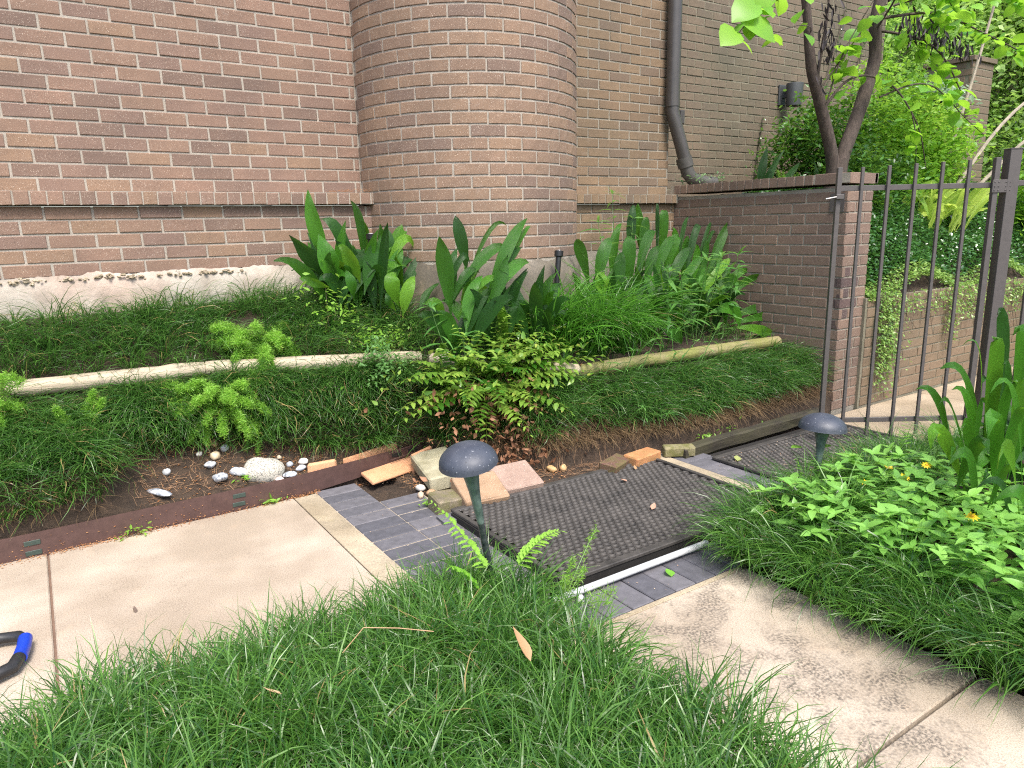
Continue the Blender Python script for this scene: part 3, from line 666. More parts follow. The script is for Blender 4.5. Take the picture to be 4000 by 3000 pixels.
def log(a, b, r, mat, label, bend=0.0, sag=None):
    a = Vector(a); b = Vector(b); d = b - a; Ln = d.length; n = 12
    o_ = MB(); pts = [(Ln * i / n, bend * math.sin(PI * i / n) + rng.normal(0, .0015), rng.normal(0, .0015)) for i in range(n + 1)]
    rs = [r * (1 + rng.normal(0, .02)) * (.9 if i in (0, n) else 1) for i in range(n + 1)]
    pts = [(-.004, 0, 0)] + pts + [(Ln + .004, 0, 0)]; rs = [r * .6] + rs + [r * .6]
    o_.tube(pts, rs, 18, True, .012); o = o_.build('log', mat, None, True); o.location = a; o.rotation_euler = d.to_track_quat('X', 'Z').to_euler()
    return tag(o, label, 'log', 'logs holding the planted terrace')
log((-.930, -.455, .590), (-.137, -.520, .593), .040, LOGP, 'pale peeled log at the far left of the terrace, ending at a dark gap')
log((-.128, -.522, .592), (.93, -.762, .556), .040, LOGP, 'pale peeled log between the dark gap and the holly fern')
log((.97, -.79, .545), (1.68, -1.20, .455), .039, LOGP, 'pale log mostly hidden behind the holly fern')
log((1.62, -1.185, .445), (3.44, -1.205, .432), .039, LOGG, 'mossy yellow-green log ending against the garden wall', .01)
log((1.9, -1.235, .365), (3.35, -1.250, .340), .038, LOGD, 'dark lower log under the mossy log')
def timber(a, b, w, h, mat, label, name='timber'):
    a = Vector(a); b = Vector(b); d = b - a; n = 10; mb = MB()
    V = []
    for i in range(n + 1):
        x = d.length * i / n; j = rng.normal(0, .003, 8)
        V += [[x, -w / 2 + j[0], -h / 2 + j[1]], [x, -w / 2 + j[2], h * .35 + j[3]], [x, -w * .3, h / 2 + j[4]], [x, w / 2 + j[5], h / 2 + j[6]], [x, w / 2, -h / 2 + j[7]]]
    F = [(i * 5 + k, (i + 1) * 5 + k, (i + 1) * 5 + (k + 1) % 5, i * 5 + (k + 1) % 5)[::-1] for i in range(n) for k in range(5)] + [(0, 1, 2, 3, 4), tuple(n * 5 + k for k in (4, 3, 2, 1, 0))]
    mb.add(V, F); o = mb.build(name, mat); o.location = a; o.rotation_euler = d.to_track_quat('X', 'Z').to_euler(); return tag(o, label, 'timber')
timber((2.02, -1.67, .022), (3.30, -1.645, .035), .06, .065, LOGD, 'rotting dark timber edging beside the mat near the gate')
timber((-.62, -.640, .20), (.25, -.560, .20), .04, .10, LOGD, 'dark board under the overhanging grass behind the boulder', 'board')

# blocks and loose bricks
def blk_mat(name, base, b2, sp=.3, moss=0.0):
    mt, nt, bs = nmat(name); L = nt.links; gp = wpos(nt); n1 = noise(nt, gp, 14, 6, .7); k = ramp(nt, [(.3, base), (.7, b2)]); L.new(n1.outputs[0], k.inputs[0]); c = k.outputs[0]
    n2 = noise(nt, gp, 230, 2, .5); k2 = ramp(nt, [(.64, (0, 0, 0)), (.72, (1, 1, 1))]); L.new(n2.outputs[0], k2.inputs[0]); c = mixc(nt, mathn(nt, 'MULTIPLY', k2.outputs[0], sp), c, (.8, .72, .6))
    if moss: n3 = noise(nt, gp, 22, 5, .7); k3 = ramp(nt, [(.42, (0, 0, 0)), (.6, (1, 1, 1))]); L.new(n3.outputs[0], k3.inputs[0]); c = mixc(nt, mathn(nt, 'MULTIPLY', k3.outputs[0], moss), c, (.11, .11, .025))
    L.new(c, bs.inputs['Base Color']); setin(bs, Roughness=.88); bump(nt, bs, mathn(nt, 'ADD', n1.outputs[0], n2.outputs[0]), .003, .7); return mt
def block(name, c, size, rot, mat, label, bev=.006, cat='brick', group='loose bricks lying at the edge of the bank'):
    s = np.array(size) / 2; o = MB().box(-s, s, bev, .0012).build(name, mat, None); o.location = c; o.rotation_euler = rot; return tag(o, label, cat, group)
block('concrete_block', (.795, -1.185, .062), (.20, .37, .075), (.05, -.10, -.20), blk_mat('block_cream', (.24, .215, .13), (.40, .37, .26), .3), 'large cream concrete block leaning at the end of the steel edging', .008, 'block', None)
block('loose_brick', (.795, -1.585, .060), (.215, .20, .062), (.30, -.02, -.42 + .25), blk_mat('brick_buff', (.25, .155, .09), (.36, .24, .15), .5), 'buff speckled brick leaning beside the mat, left of its pinker twin')
block('loose_brick', (1.005, -1.565, .066), (.205, .20, .062), (.30, -.02, -.12), blk_mat('brick_pink', (.24, .16, .125), (.34, .24, .19), .7), 'pinkish speckled brick leaning beside the mat, right of the buff one')
block('loose_brick', (.640, -1.545, .030), (.13, .13, .075), (.05, .04, -.1), blk_mat('brick_moss', (.12, .10, .07), (.22, .18, .12), .3, .6), 'small mossy brick stub beside the grey pavers')
block('loose_brick', (1.575, -1.64, .040), (.195, .10, .062), (.10, .03, .42), blk_mat('brick_dark_red', (.085, .040, .030), (.14, .07, .05), .35, .55), 'dark red mossy brick at the back edge of the near mat')
block('loose_brick', (1.745, -1.655, .045), (.20, .095, .066), (.04, 0, .13), blk_mat('brick_orange', (.36, .15, .06), (.50, .24, .10), .35, .35), 'orange brick at the back corner of the near mat')
block('loose_brick', (2.02, -1.72 + .07, .035), (.17, .06, .055), (.1, 0, -.55), blk_mat('brick_green', (.16, .14, .07), (.25, .22, .12), .3, .8), 'green mossy brick at the head of the grey paver row')
block('loose_brick', (.605, -1.665, .006), (.12, .09, .02), (0, 0, -.1), blk_mat('slate_piece', (.10, .10, .11), (.14, .14, .15), .2), 'flat grey paver piece beside the mat corner', .003)
TER = blk_mat('terracotta', (.50, .24, .12), (.64, .34, .19), .15)
block('terracotta_tile', (.66, -.955, .022), (.36, .11, .018), (.30, -.03, .20), TER, 'terracotta tile lying low in front of the edging end', .005, 'tile', None)
TER = blk_mat('terracotta', (.50, .24, .12), (.64, .34, .19), .15)
block('terracotta_tile', (.575, -.853, .055), (.33, .018, .125), (-.10, -.05, .17), TER, 'large terracotta tile wedged behind the end of the steel edging', .006, 'tile', None)
block('terracotta_tile', (.29, -.905, .092), (.15, .022, .07), (-.1, .04, .07), TER, 'rounded terracotta shard behind the steel edging', .010, 'tile', None)
block('terracotta_tile', (.80, -.985, .050), (.14, .016, .12), (.1, -.1, .3), TER, 'terracotta shard standing between edging end and cream block', .004, 'tile', None)

# stones
def stone(c, sz, col, label, name='pebble', seed=0, group='pebbles scattered on the bare soil', mat=None, rot=0):
    r = np.random.default_rng(seed + 40); n, m_ = 14, 9; V = []
    ph = r.uniform(0, 6, 6); 
    for b in range(m_ + 1):
        t = PI * b / m_
        for a in range(n):
            f = 2 * PI * a / n; d = 1 + .10 * math.sin(2 * f + ph[0]) + .07 * math.sin(3 * f + ph[1] + t * 2) + .06 * math.sin(t * 3 + ph[2])
            V.append([sz[0] / 2 * d * math.sin(t) * math.cos(f), sz[1] / 2 * d * math.sin(t) * math.sin(f), sz[2] / 2 * d * math.cos(t)])
    F = [(b * n + a, (b + 1) * n + a, (b + 1) * n + (a + 1) % n, b * n + (a + 1) % n) for b in range(m_) for a in range(n)]
    mb = MB().add(V, F); o = mb.build(name, mat or plain('stone', col, .6, .0, .22, 40, .0008), None, True); o.location = c; o.rotation_euler = (r.normal(0, .12), r.normal(0, .12), rot or r.uniform(0, 3)); return tag(o, label, 'stone', group)
mt, nt, bs = nmat('granite'); L = nt.links; gp = wpos(nt); n1 = noise(nt, gp, 170, 4, .7); k = ramp(nt, [(.40, (.10, .10, .09)), (.47, (.38, .36, .31)), (.6, (.56, .53, .45))]); L.new(n1.outputs[0], k.inputs[0]); L.new(k.outputs[0], bs.inputs['Base Color']); setin(bs, Roughness=.75); bump(nt, bs, n1.outputs[0], .001, .6); GRAN = mt
stone((.010, -.865, .125), (.215, .150, .120), None, 'large speckled grey boulder behind the steel edging', 'boulder', 3, None, GRAN, .1)
mt, nt, bs = nmat('marbled_stone'); L = nt.links; gp = wpos(nt); n1 = noise(nt, gp, 45, 6, .7, 1.2); k = ramp(nt, [(.38, (.16, .18, .21)), (.5, (.36, .38, .42)), (.62, (.7, .7, .7))]); L.new(n1.outputs[0], k.inputs[0]); L.new(k.outputs[0], bs.inputs['Base Color']); setin(bs, Roughness=.4); MARB = mt
ST = [((-.185, -.872), (.095, .055, .03), MARB, 'long blue and white marbled stone left of the boulder'), ((-.100, -.862), (.045, .075, .032), MARB, 'upright oval marbled stone touching the left side of the boulder'),
      ((-.208, -.80), (.055, .038, .025), MARB, 'small marbled stone just above the long marbled one'), ((-.175, -.765), (.050, .040, .032), (.50, .40, .27), 'cream round pebble left of the boulder'),
      ((-.165, -.70), (.036, .034, .03), (.52, .36, .20), 'yellow-tan pebble behind the cream pebble'), ((-.125, -.735), (.036, .032, .028), (.34, .37, .42), 'pale blue-grey pebble between boulder and yellow pebble'),
      ((-.245, -.655), (.042, .030, .025), (.62, .58, .50), 'white pebble in the middle of the bare soil'), ((-.315, -.615), (.040, .036, .030), (.64, .60, .54), 'white round pebble near the overhanging grass'),
      ((-.445, -.885), (.105, .045, .026), MARB, 'flat grey stone at the left beside the grass'), ((-.470, -.945), (.034, .028, .024), (.55, .36, .20), 'orange pebble against the edging at the left'),
      ((.165, -.640), (.044, .030, .022), (.60, .56, .48), 'white flat pebble far behind the boulder'), ((.110, -.805), (.030, .020, .018), (.55, .46, .34), 'tiny cream pebble right of the boulder'),
      ((.125, -.915), (.060, .050, .024), MARB, 'grey stone between boulder and terracotta shard'), ((.19, -.885), (.046, .034, .024), (.36, .38, .42), 'blue-grey pebble left of the terracotta shard'),
      ((.215, -.845), (.040, .030, .026), (.66, .63, .58), 'white pebble behind the terracotta shard'), ((.145, -.852), (.034, .026, .02), (.40, .42, .46), 'small grey pebble behind the boulder stones'),
      ((-.395, -.795), (.040, .030, .024), (.44, .46, .48), 'small grey pebble above the flat grey stone'), ((-.24, -.735), (.03, .022, .018), (.62, .60, .56), 'tiny white pebble left of the cream one'),
      ((.070, -.925), (.06, .04, .016), (.56, .44, .42), 'pinkish stone flake at the foot of the boulder'),
      ((.655, -1.255), (.034, .050, .026), (.62, .58, .52), 'white pebble beside the cream block'), ((.610, -1.345), (.042, .032, .028), (.50, .38, .28), 'tan pebble beside the top paver'), ((.665, -1.345), (.044, .036, .028), (.34, .22, .13), 'brown pebble below the cream block'),
      ((1.325, -1.425), (.05, .035, .03), (.42, .27, .12), 'yellow-brown pebble on the soil, left of its pair'), ((1.385, -1.445), (.044, .034, .03), (.46, .29, .14), 'yellow-brown pebble on the soil, right of its pair')]
for n_, ((x, y), sz, mm, lb) in enumerate(ST):
    zz = float(bank_z(x, y)) if y > edge_y(x) else .0
    sz = tuple(q * (1.15 if i < 2 else 1.2) for i, q in enumerate(sz))
    stone((x, y, zz + sz[2] * .35), sz, None if not isinstance(mm, tuple) else mm, lb, 'pebble', n_, mat=None if isinstance(mm, tuple) else mm)

# sprinkler heads on risers
BLK = plain('sprinkler_black', (.012, .012, .013), .35, .0, .2, 40, .0002); SIL = plain('sprinkler_nozzle', (.5, .5, .52), .3, .3, .1)
def sprinkler(base, top, label):
    t = empty('sprinkler', base, label, 'sprinkler', 'sprinkler heads on risers'); v = Vector(top) - Vector(base); Ln = v.length; Q = v.to_track_quat('Z', 'Y').to_matrix().to_4x4()
    mb = MB(); mb.lathe([(.009, 0), (.009, Ln * .55)], 10, Q); mb.build('riser', STM, t, True)
    mb = MB(); mb.lathe([(.013, Ln * .5), (.016, Ln * .52), (.017, Ln * .93), (.026, Ln * .94), (.027, Ln), (.018, Ln + .003), (.0, Ln + .002)], 20, Q); mb.build('body', BLK, t, True)
    mb = MB(); mb.lathe([(.0, Ln + .006), (.013, Ln + .005), (.014, Ln + .002)], 16, Q); mb.build('nozzle', SIL, t, True)
sprinkler((.815, -.42, .78), (.828, -.42, 1.222), 'black sprinkler head standing among the broad leaves left of the column')
sprinkler((1.735, -.90, .60), (1.815, -.86, 1.10), 'black sprinkler head leaning in the long grass in front of the column')

# tool handle at the left edge
RB = plain('handle_rubber', (.018, .018, .02), .5, .0, .2, 40, .0003); BLU = plain('blue_grip', (.010, .045, .42), .35, .0, .1, 30, .0002)
hd = empty('tool_handle', (-1.02, -1.80, .03), 'black loop handle with a blue grip at the left edge of the path', 'tool handle')
path = [(-.30, .085, .0), (-.12, .10, .0), (.0, .102, 0), (.045, .085, 0), (.060, .05, 0)]
MB().tube(path, .0165, 14).build('upper_arm', RB, hd, True)
MB().tube([(.062, .056, 0), (.058, 0, 0), (.048, -.058, 0)], .020, 16).build('grip', BLU, hd, True)
MB().tube([(.048, -.05, 0), (.030, -.105, 0), (-.01, -.125, 0), (-.12, -.122, 0), (-.30, -.10, 0)], .0185, 14).build('lower_arm', RB, hd, True)
# ------------------------------------------------------------------ grass
def blades(bx, by, bz, az, Ln, Wd, th0, bend, seg=4, floor=None, tint=None):
    n = len(bx); s = np.linspace(0, 1, seg + 1)
    th = th0[:, None] + bend[:, None] * s[None] ** 1.25; th = np.clip(th, -.2, 2.9)
    ds = (Ln / seg)[:, None]; mid = (th[:, 1:] + th[:, :-1]) / 2
    r = np.concatenate([np.zeros((n, 1)), np.cumsum(np.sin(mid) * ds, 1)], 1); z = np.concatenate([np.zeros((n, 1)), np.cumsum(np.cos(mid) * ds, 1)], 1)
    sw = rng.normal(0, .25, n)[:, None] * s[None] ** 2; a = az[:, None] + sw
    X = bx[:, None] + r * np.cos(a); Y = by[:, None] + r * np.sin(a); Z = bz[:, None] + z
    if floor is not None: Z = np.maximum(Z, floor(X, Y) + .002 + rng.random((n, 1)) * .012 * s[None])
    tw = rng.normal(0, .5, n)[:, None] + rng.normal(0, .6, n)[:, None] * s[None]
    w = Wd[:, None] * .5 * np.minimum(1, (1.02 - s[None] ** 3.2)) * (.75 + .25 * np.minimum(1, s[None] * 4))
    sx = -np.sin(a) * np.cos(tw); sy = np.cos(a) * np.cos(tw); sz = np.sin(tw)
    P = np.stack([X, Y, Z], -1); D = np.stack([sx, sy, sz], -1) * w[..., None]
    V = np.stack([P - D, P + D], 2)            # n, seg+1, 2, 3
    V = V.reshape(n, -1, 3); k = (seg + 1) * 2
    q = np.array([[2 * i, 2 * i + 1, 2 * i + 3, 2 * i + 2] for i in range(seg)]); F = (np.arange(n)[:, None, None] * k + q[None]).reshape(-1, 4)
    if tint is None: tint = rng.random(n)
    T = np.repeat(tint, k); TT = np.tile(np.repeat(s, 2), n)
    return V.reshape(-1, 3), F, T, TT
def grass(name, label, cat, bases, nper, Lr, Wd, mat, zfn, dirfn=None, dirw=.5, seg=4, bendr=(.9, 2.0), th=(.05, .6), spread=.014, floor=None, dead=0.0):
    """bases (n,2): tuft positions"""
    n = len(bases); idx = np.repeat(np.arange(n), nper); b = bases[idx]; N_ = len(idx)
    az = rng.uniform(0, 2 * PI, N_)
    if dirfn is not None:
        dx, dy = dirfn(b[:, 0], b[:, 1]); ux = np.cos(az) + dx * dirw; uy = np.sin(az) + dy * dirw; az = np.arctan2(uy, ux)
    tl = (rng.uniform(.75, 1.2, n) * (1 + .16 * np.sin(bases[:, 0] * 13 + 2 * np.sin(bases[:, 1] * 9))))[idx]
    Ln = rng.uniform(Lr[0], Lr[1], N_) * tl; x = b[:, 0] + np.cos(az) * rng.random(N_) * spread; y = b[:, 1] + np.sin(az) * rng.random(N_) * spread
    ti = np.clip(rng.beta(1.3, 1.9, N_) + rng.normal(0, .12, n)[idx], 0.01, .98)
    if dead: ti = np.where(rng.random(N_) < dead, 1.0, ti * .93)
    z = zfn(x, y) - .005
    V, F, T, TT = blades(x, y, z, az, Ln, Wd * rng.uniform(.55, 1.35, N_), rng.uniform(th[0], th[1], N_), rng.uniform(bendr[0], bendr[1], N_), seg, floor, ti)
    o = ob(name, mesh_np(name, V, [F], mat, True, T, TT)); o['kind'] = 'stuff'; tag(o, label, cat); return o
def grass_mat(name, a, b, trans=.3, dead=(.38, .28, .12), rough=.38):
    mt = leaf_mat(name, a, b, trans, rough, tip=(.62, .60, .42), spec=.5)
    nt = mt.node_tree
    for nd in nt.nodes:
        if nd.type == 'VALTORGB' and len(nd.color_ramp.elements) == 2 and nd.color_ramp.elements[1].position == 1:
            e = nd.color_ramp.elements; e[1].position = .94; x = e.new(.975); x.color = (*dead, 1); e.new(1.0).color = (*dead, 1); break
    return mt
G1 = grass_mat('grass_blade', (.016, .070, .010), (.14, .30, .050), .38, rough=.30)
G2 = grass_mat('grass_blade_dark', (.016, .065, .012), (.12, .27, .050), .36, rough=.32)
G3 = grass_mat('grass_blade_long', (.030, .11, .012), (.12, .32, .035), .42, rough=.3)
def jitter_grid(x0, x1, y0, y1, d, keep=None, hole=0.0):
    xs, ys = np.meshgrid(np.arange(x0, x1, d), np.arange(y0, y1, d)); P = np.stack([xs.ravel(), ys.ravel()], 1) + rng.uniform(-.6 * d, .6 * d, (xs.size, 2))
    if keep is not None: P = P[keep(P[:, 0], P[:, 1])]
    if hole: P = P[rng.random(len(P)) > hole]
    return P
# near bed, left of the slab
def fg_keep(x, y): return (x < .40 - .03 * np.sin(y * 6)) & (y < -2.30 + .03 * np.sin(x * 7)) & (y > -4.3 + .3 * x) & ~((x + .789) ** 2 + (y + 4.272) ** 2 < .25)
def fg_dir(x, y):
    ex = np.clip((x - .12) / .28, 0, 1) ** 1.5; ey = np.clip((y + 2.55) / .25, 0, 1) ** 1.5; return ex * .9, ey * 1.0 - ex * .2
def fg_floor(x, y): return np.where((x > .335) | (y > -2.33), .0, fg_z(x, y))
B = jitter_grid(-1.75, .42, -4.0, -2.28, .056, fg_keep)
d_ = np.hypot(B[:, 0] + .789, B[:, 1] + 4.272); 
grass('mondo_grass', 'near bed of trimmed mondo grass in the foreground, left of the stained slab', 'grass', B, 52, (.09, .23), .0040, G1, fg_z, fg_dir, .8, 5, (.5, 2.2), (.0, .80), .020, fg_floor, .015)
# right bed border
def rb_keep(x, y):
    a = (x > 1.225) & (x < 1.46 + .04 * np.sin(y * 8)) & (y < -2.68) & (y > -4.6)
    b = (y < -2.56) & (y > -2.86) & (x > 1.25) & (x < 1.85); c = (y < -2.60) & (y > -2.74) & (x > 1.85) & (x < 2.15)
    return a | b | c
def rb_dir(x, y):
    ex = np.clip((1.50 - x) / .28, 0, 1) ** 1.2; ey = np.clip((y + 2.82) / .2, 0, 1); return -ex * 1.5 - ey * .4, ey * 1.2 - ex * .1
def rb_floor(x, y): return np.where((x < 1.26) | (y > -2.69), .0, rb_z(x, y))
B = jitter_grid(1.2, 2.2, -4.6, -2.5, .088, rb_keep)
grass('mondo_grass', 'mondo grass border spilling over the right edge of the stained slab', 'grass', B, 110, (.15, .30), .0036, G1, rb_z, rb_dir, .45, 6, (1.1, 2.5), (.0, .75), .034, rb_floor, .015)
B = jitter_grid(2.05, 3.0, -2.78, -2.46, .042, lambda x, y: (y < -2.50 - .06 * np.cos(x * 4)))
grass('mondo_grass', 'mondo grass clumps between the far mat and the broad-leaved plant', 'grass', B, 22, (.15, .26), .0040, G1, lambda x, y: np.maximum(rb_z(x, y) * .6, .01), lambda x, y: (-.2 + 0 * x, .5 + 0 * x), .5, 4, (.8, 2.0), (.05, .6), .02, None, .015)
# bank tiers
def bank_dir(x, y): return .1 * np.sin(x * 5), -1.0 + 0 * x
def up_keep(x, y):
    yl = log_y(x); a = (y > yl + .05) & (y < -.19); col_ = np.hypot(x - CX, y - CY) > CR + .05
    patch = (np.sin(x * 5.1 + 1) * np.cos(y * 9) > -.82); return a & col_ & patch & (x < 3.45)
B = jitter_grid(-1.7, 1.1, -.95, -.15, .040, up_keep, .04)
grass('mondo_grass', 'mondo grass on the upper terrace between footing and pale logs', 'grass', B, 22, (.13, .25), .0036, G2, bank_z, bank_dir, .8, 4, (.9, 2.1), (.0, .7), .02, bank_z, .04)
B = jitter_grid(1.1, 3.45, -1.2, -.2, .06, up_keep, .3)
grass('ground_cover', 'short grass under the broad-leaved plants by the garden wall', 'ground cover', B, 10, (.08, .18), .0036, G2, bank_z, bank_dir, .6, 3, (.9, 2.0), (.0, .7), .02, bank_z, .05)
def lo_keep_l(x, y):
    yl = log_y(x); lim = I(x, [-2, -.66, -.52, .20, .45, .87, .95, 1.0], [-.93, -.90, -.655, -.715, -.797, -.817, -.935, -1.0]); return (y < yl - .03) & (y > lim) & (x < 1.02)
B = np.concatenate([jitter_grid(-1.7, 1.0, -1.1, -.45, .030, lo_keep_l, .02)] + [jitter_grid(-.5, 1.0, -1.1, -.45, .026, lo_keep_l) for _ in range(3)])
grass('mondo_grass', 'mondo grass hanging down the lower bank behind the steel edging', 'grass', B, 17, (.12, .24), .0038, G2, bank_z, bank_dir, 1.2, 4, (1.0, 2.3), (.1, .9), .02, lambda x, y: np.where(y < edge_y(x) + .005, np.where(x < .45, .09, .0), bank_z(x, y)), .05)
def lo_keep_r(x, y): return (y < log_y(x) - .04) & (y > edge_y(x) + .085) & (x > .96) & (x < 3.47)
B = jitter_grid(.96, 3.5, -1.55, -.9, .033, lo_keep_r)
grass('mondo_grass', 'mondo grass mound below the mossy log, overhanging bare roots', 'grass', B, 22, (.13, .25), .0038, G2, bank_z, bank_dir, 1.25, 5, (1.1, 2.2), (.1, .8), .02, lambda x, y: np.where(y < edge_y(x) + .02, .02, bank_z(x, y)), .03)
# brown thatch hanging under the overhangs
TH = leaf_mat('dry_thatch', (.07, .04, .02), (.20, .13, .06), .1, .8)
x = rng.uniform(.95, 3.45, 5200); y = edge_y(x) + rng.uniform(.03, .12, len(x)); z = bank_z(x, y) + .01
V, F, T, TT = blades(x, y, z, rng.normal(-PI / 2, .7, len(x)), rng.uniform(.05, .15, len(x)), np.full(len(x), .0022), rng.uniform(1.2, 1.9, len(x)), rng.uniform(.3, 1.2, len(x)), 3, lambda a, b: np.full(a.shape, -.0))
o = ob('dry_thatch', mesh_np('dry_thatch', V, [F], TH, True, T, TT)); tag(o, 'brown dry roots and thatch hanging under the grass overhang', 'thatch'); o['kind'] = 'stuff'
x = rng.uniform(-1.5, .9, 1800); y = I(x, [-2, -.66, -.52, .20, .45, .87, .95], [-.90, -.90, -.66, -.72, -.80, -.82, -.94]) + rng.uniform(-.03, .05, len(x)); z = bank_z(x, y) + .02
V, F, T, TT = blades(x, y, z, rng.normal(-PI / 2, .9, len(x)), rng.uniform(.05, .12, len(x)), np.full(len(x), .002), rng.uniform(1.0, 1.9, len(x)), rng.uniform(.3, 1.2, len(x)), 3, bank_z)
o = ob('dry_thatch', mesh_np('dry_thatch', V, [F], TH, True, T, TT)); tag(o, 'dry thatch along the foot of the left bank', 'thatch'); o['kind'] = 'stuff'

# pine straw and litter
def litter(name, label, n, xf, yf, zf, Lr, w, mat, flat=.12):
    x = xf(n); y = yf(n, x); z = zf(x, y); az = rng.uniform(0, 2 * PI, n)
    V, F, T, TT = blades(x, y, z + .003, az, rng.uniform(*Lr, n), np.full(n, w), np.full(n, PI / 2 - flat) + rng.normal(0, .06, n), rng.normal(.05, .12, n), 2, zf)
    o = ob(name, mesh_np(name, V, [F], mat, True, T, TT)); o['kind'] = 'stuff'; return tag(o, label, 'litter')
STRAW = leaf_mat('straw', (.16, .08, .04), (.36, .22, .12), .05, .7)
litter('pine_straw', 'pine needles and dry bits on the bare soil around the boulder', 1500, lambda n: rng.uniform(-.55, .60, n), lambda n, x: rng.uniform(-.94, -.60, n), bank_z, (.02, .08), .0018, STRAW)
litter('pine_straw', 'pine needles on the soil around the loose bricks', 900, lambda n: rng.uniform(.62, 1.9, n), lambda n, x: edge_y(x) - rng.uniform(-.02, .24, n) * np.where(x < 1.2, 1.5, .6), lambda x, y: np.maximum(bank_z(x, y), -.002), (.02, .09), .0018, STRAW)
def chips(name, label, pts, s, mat):
    """tiny curled leaf bits: two-triangle flakes"""
    n = len(pts); az = rng.uniform(0, 2 * PI, n); sz = s * rng.uniform(.6, 1.4, n); V = np.zeros((n, 4, 3)); ca, sa = np.cos(az), np.sin(az)
    for k_, (a, b, c_) in enumerate(((-1, 0, 0), (0, -.5, .35), (1, 0, .1), (0, .5, .3))):
        V[:, k_] = pts + np.stack([(a * ca - b * sa) * sz, (a * sa + b * ca) * sz, c_ * sz * rng.uniform(.3, 1.3, n)], 1)
    F = np.arange(n)[:, None] * 4 + np.array([[0, 1, 2, 3]]); o = ob(name, mesh_np(name, V.reshape(-1, 3), [F], mat, False, np.repeat(rng.random(n), 4), np.zeros(n * 4))); o['kind'] = 'stuff'; return tag(o, label, 'litter')
ORG = leaf_mat('orange_bits', (.34, .13, .05), (.55, .30, .13), .1, .7)
n = 1500; x = rng.uniform(-1.5, .25, n); off = np.abs(rng.normal(0, .016, n)); P = np.stack([x, np.array([yf(q) for q in x]) - .004 - off, .002 + 0 * x + np.clip(.012 - off, 0, .012) * rng.random(n)], 1); w_ = rng.random(n) < (.25 + .75 * (np.sin(x * 7) * .5 + .5)); P = P[w_]
chips('fallen_blossom_bits', 'tiny orange-brown flower bits drifted against the steel edging', P, .0042, ORG)
n = 130; x = rng.uniform(-1.3, .2, n); P = np.stack([x, np.array([yf(q) for q in x]) - .0025, rng.random(n) ** 1.6 * .07 + .006], 1); chips('fallen_blossom_bits', 'scattered orange flower bits stuck on the steel edging', P, .004, ORG)
n = 170; P = np.stack([rng.uniform(.70, .955, n), rng.uniform(-.165, -.10, n), KZ + .001 + rng.random(n) * .016], 1); P[:, 2] = KZ + .002 + rng.random(n) * .02 * np.clip((P[:, 0] - .66) / .2, 0, 1); chips('fallen_blossom_bits', 'orange flower bits piled on the ledge beside the column', P, .005, ORG)
PALE = leaf_mat('pale_bits', (.42, .26, .16), (.68, .55, .40), .1, .7)
n = 420; P = np.stack([rng.uniform(.62, 1.8, n), rng.uniform(-2.44, -1.66, n), np.full(n, .019)], 1); chips('mat_debris', 'small pale crumbs lying on the near rubber mat', P, .0034, PALE)
n = 420; P = np.stack([rng.uniform(2.14, 3.2, n), rng.uniform(-2.55, -1.83, n), np.full(n, .019)], 1); chips('mat_debris', 'small pale crumbs lying on the far rubber mat', P, .0040, PALE)
n = 160; P = np.stack([rng.uniform(.1, 2.2, n), rng.uniform(-2.7, -1.0, n), np.full(n, .004)], 1); P = P[(P[:, 0] < .63) | (P[:, 1] < -2.48) | (P[:, 0] > 1.83)]; chips('paver_debris', 'small crumbs scattered on the pavers', P, .003, PALE)
n = 700; P = np.stack([rng.uniform(.36, 1.35, n), rng.uniform(-1.55, -.98, n), 0 * rng.random(n)], 1); P = P[(P[:, 1] < edge_y(P[:, 0]) + .04) & (P[:, 0] > .63)]; P[:, 2] = .004; chips('soil_chips', 'rusty leaf crumbs on the soil among the loose bricks', P, .006, ORG)
n = 500; P = np.stack([rng.uniform(-.5, .6, n), rng.uniform(-.94, -.62, n), 0 * rng.random(n)], 1); P[:, 2] = bank_z(P[:, 0], P[:, 1]) + .003; chips('soil_chips', 'brown leaf crumbs on the bare soil around the boulder', P, .007, ORG)
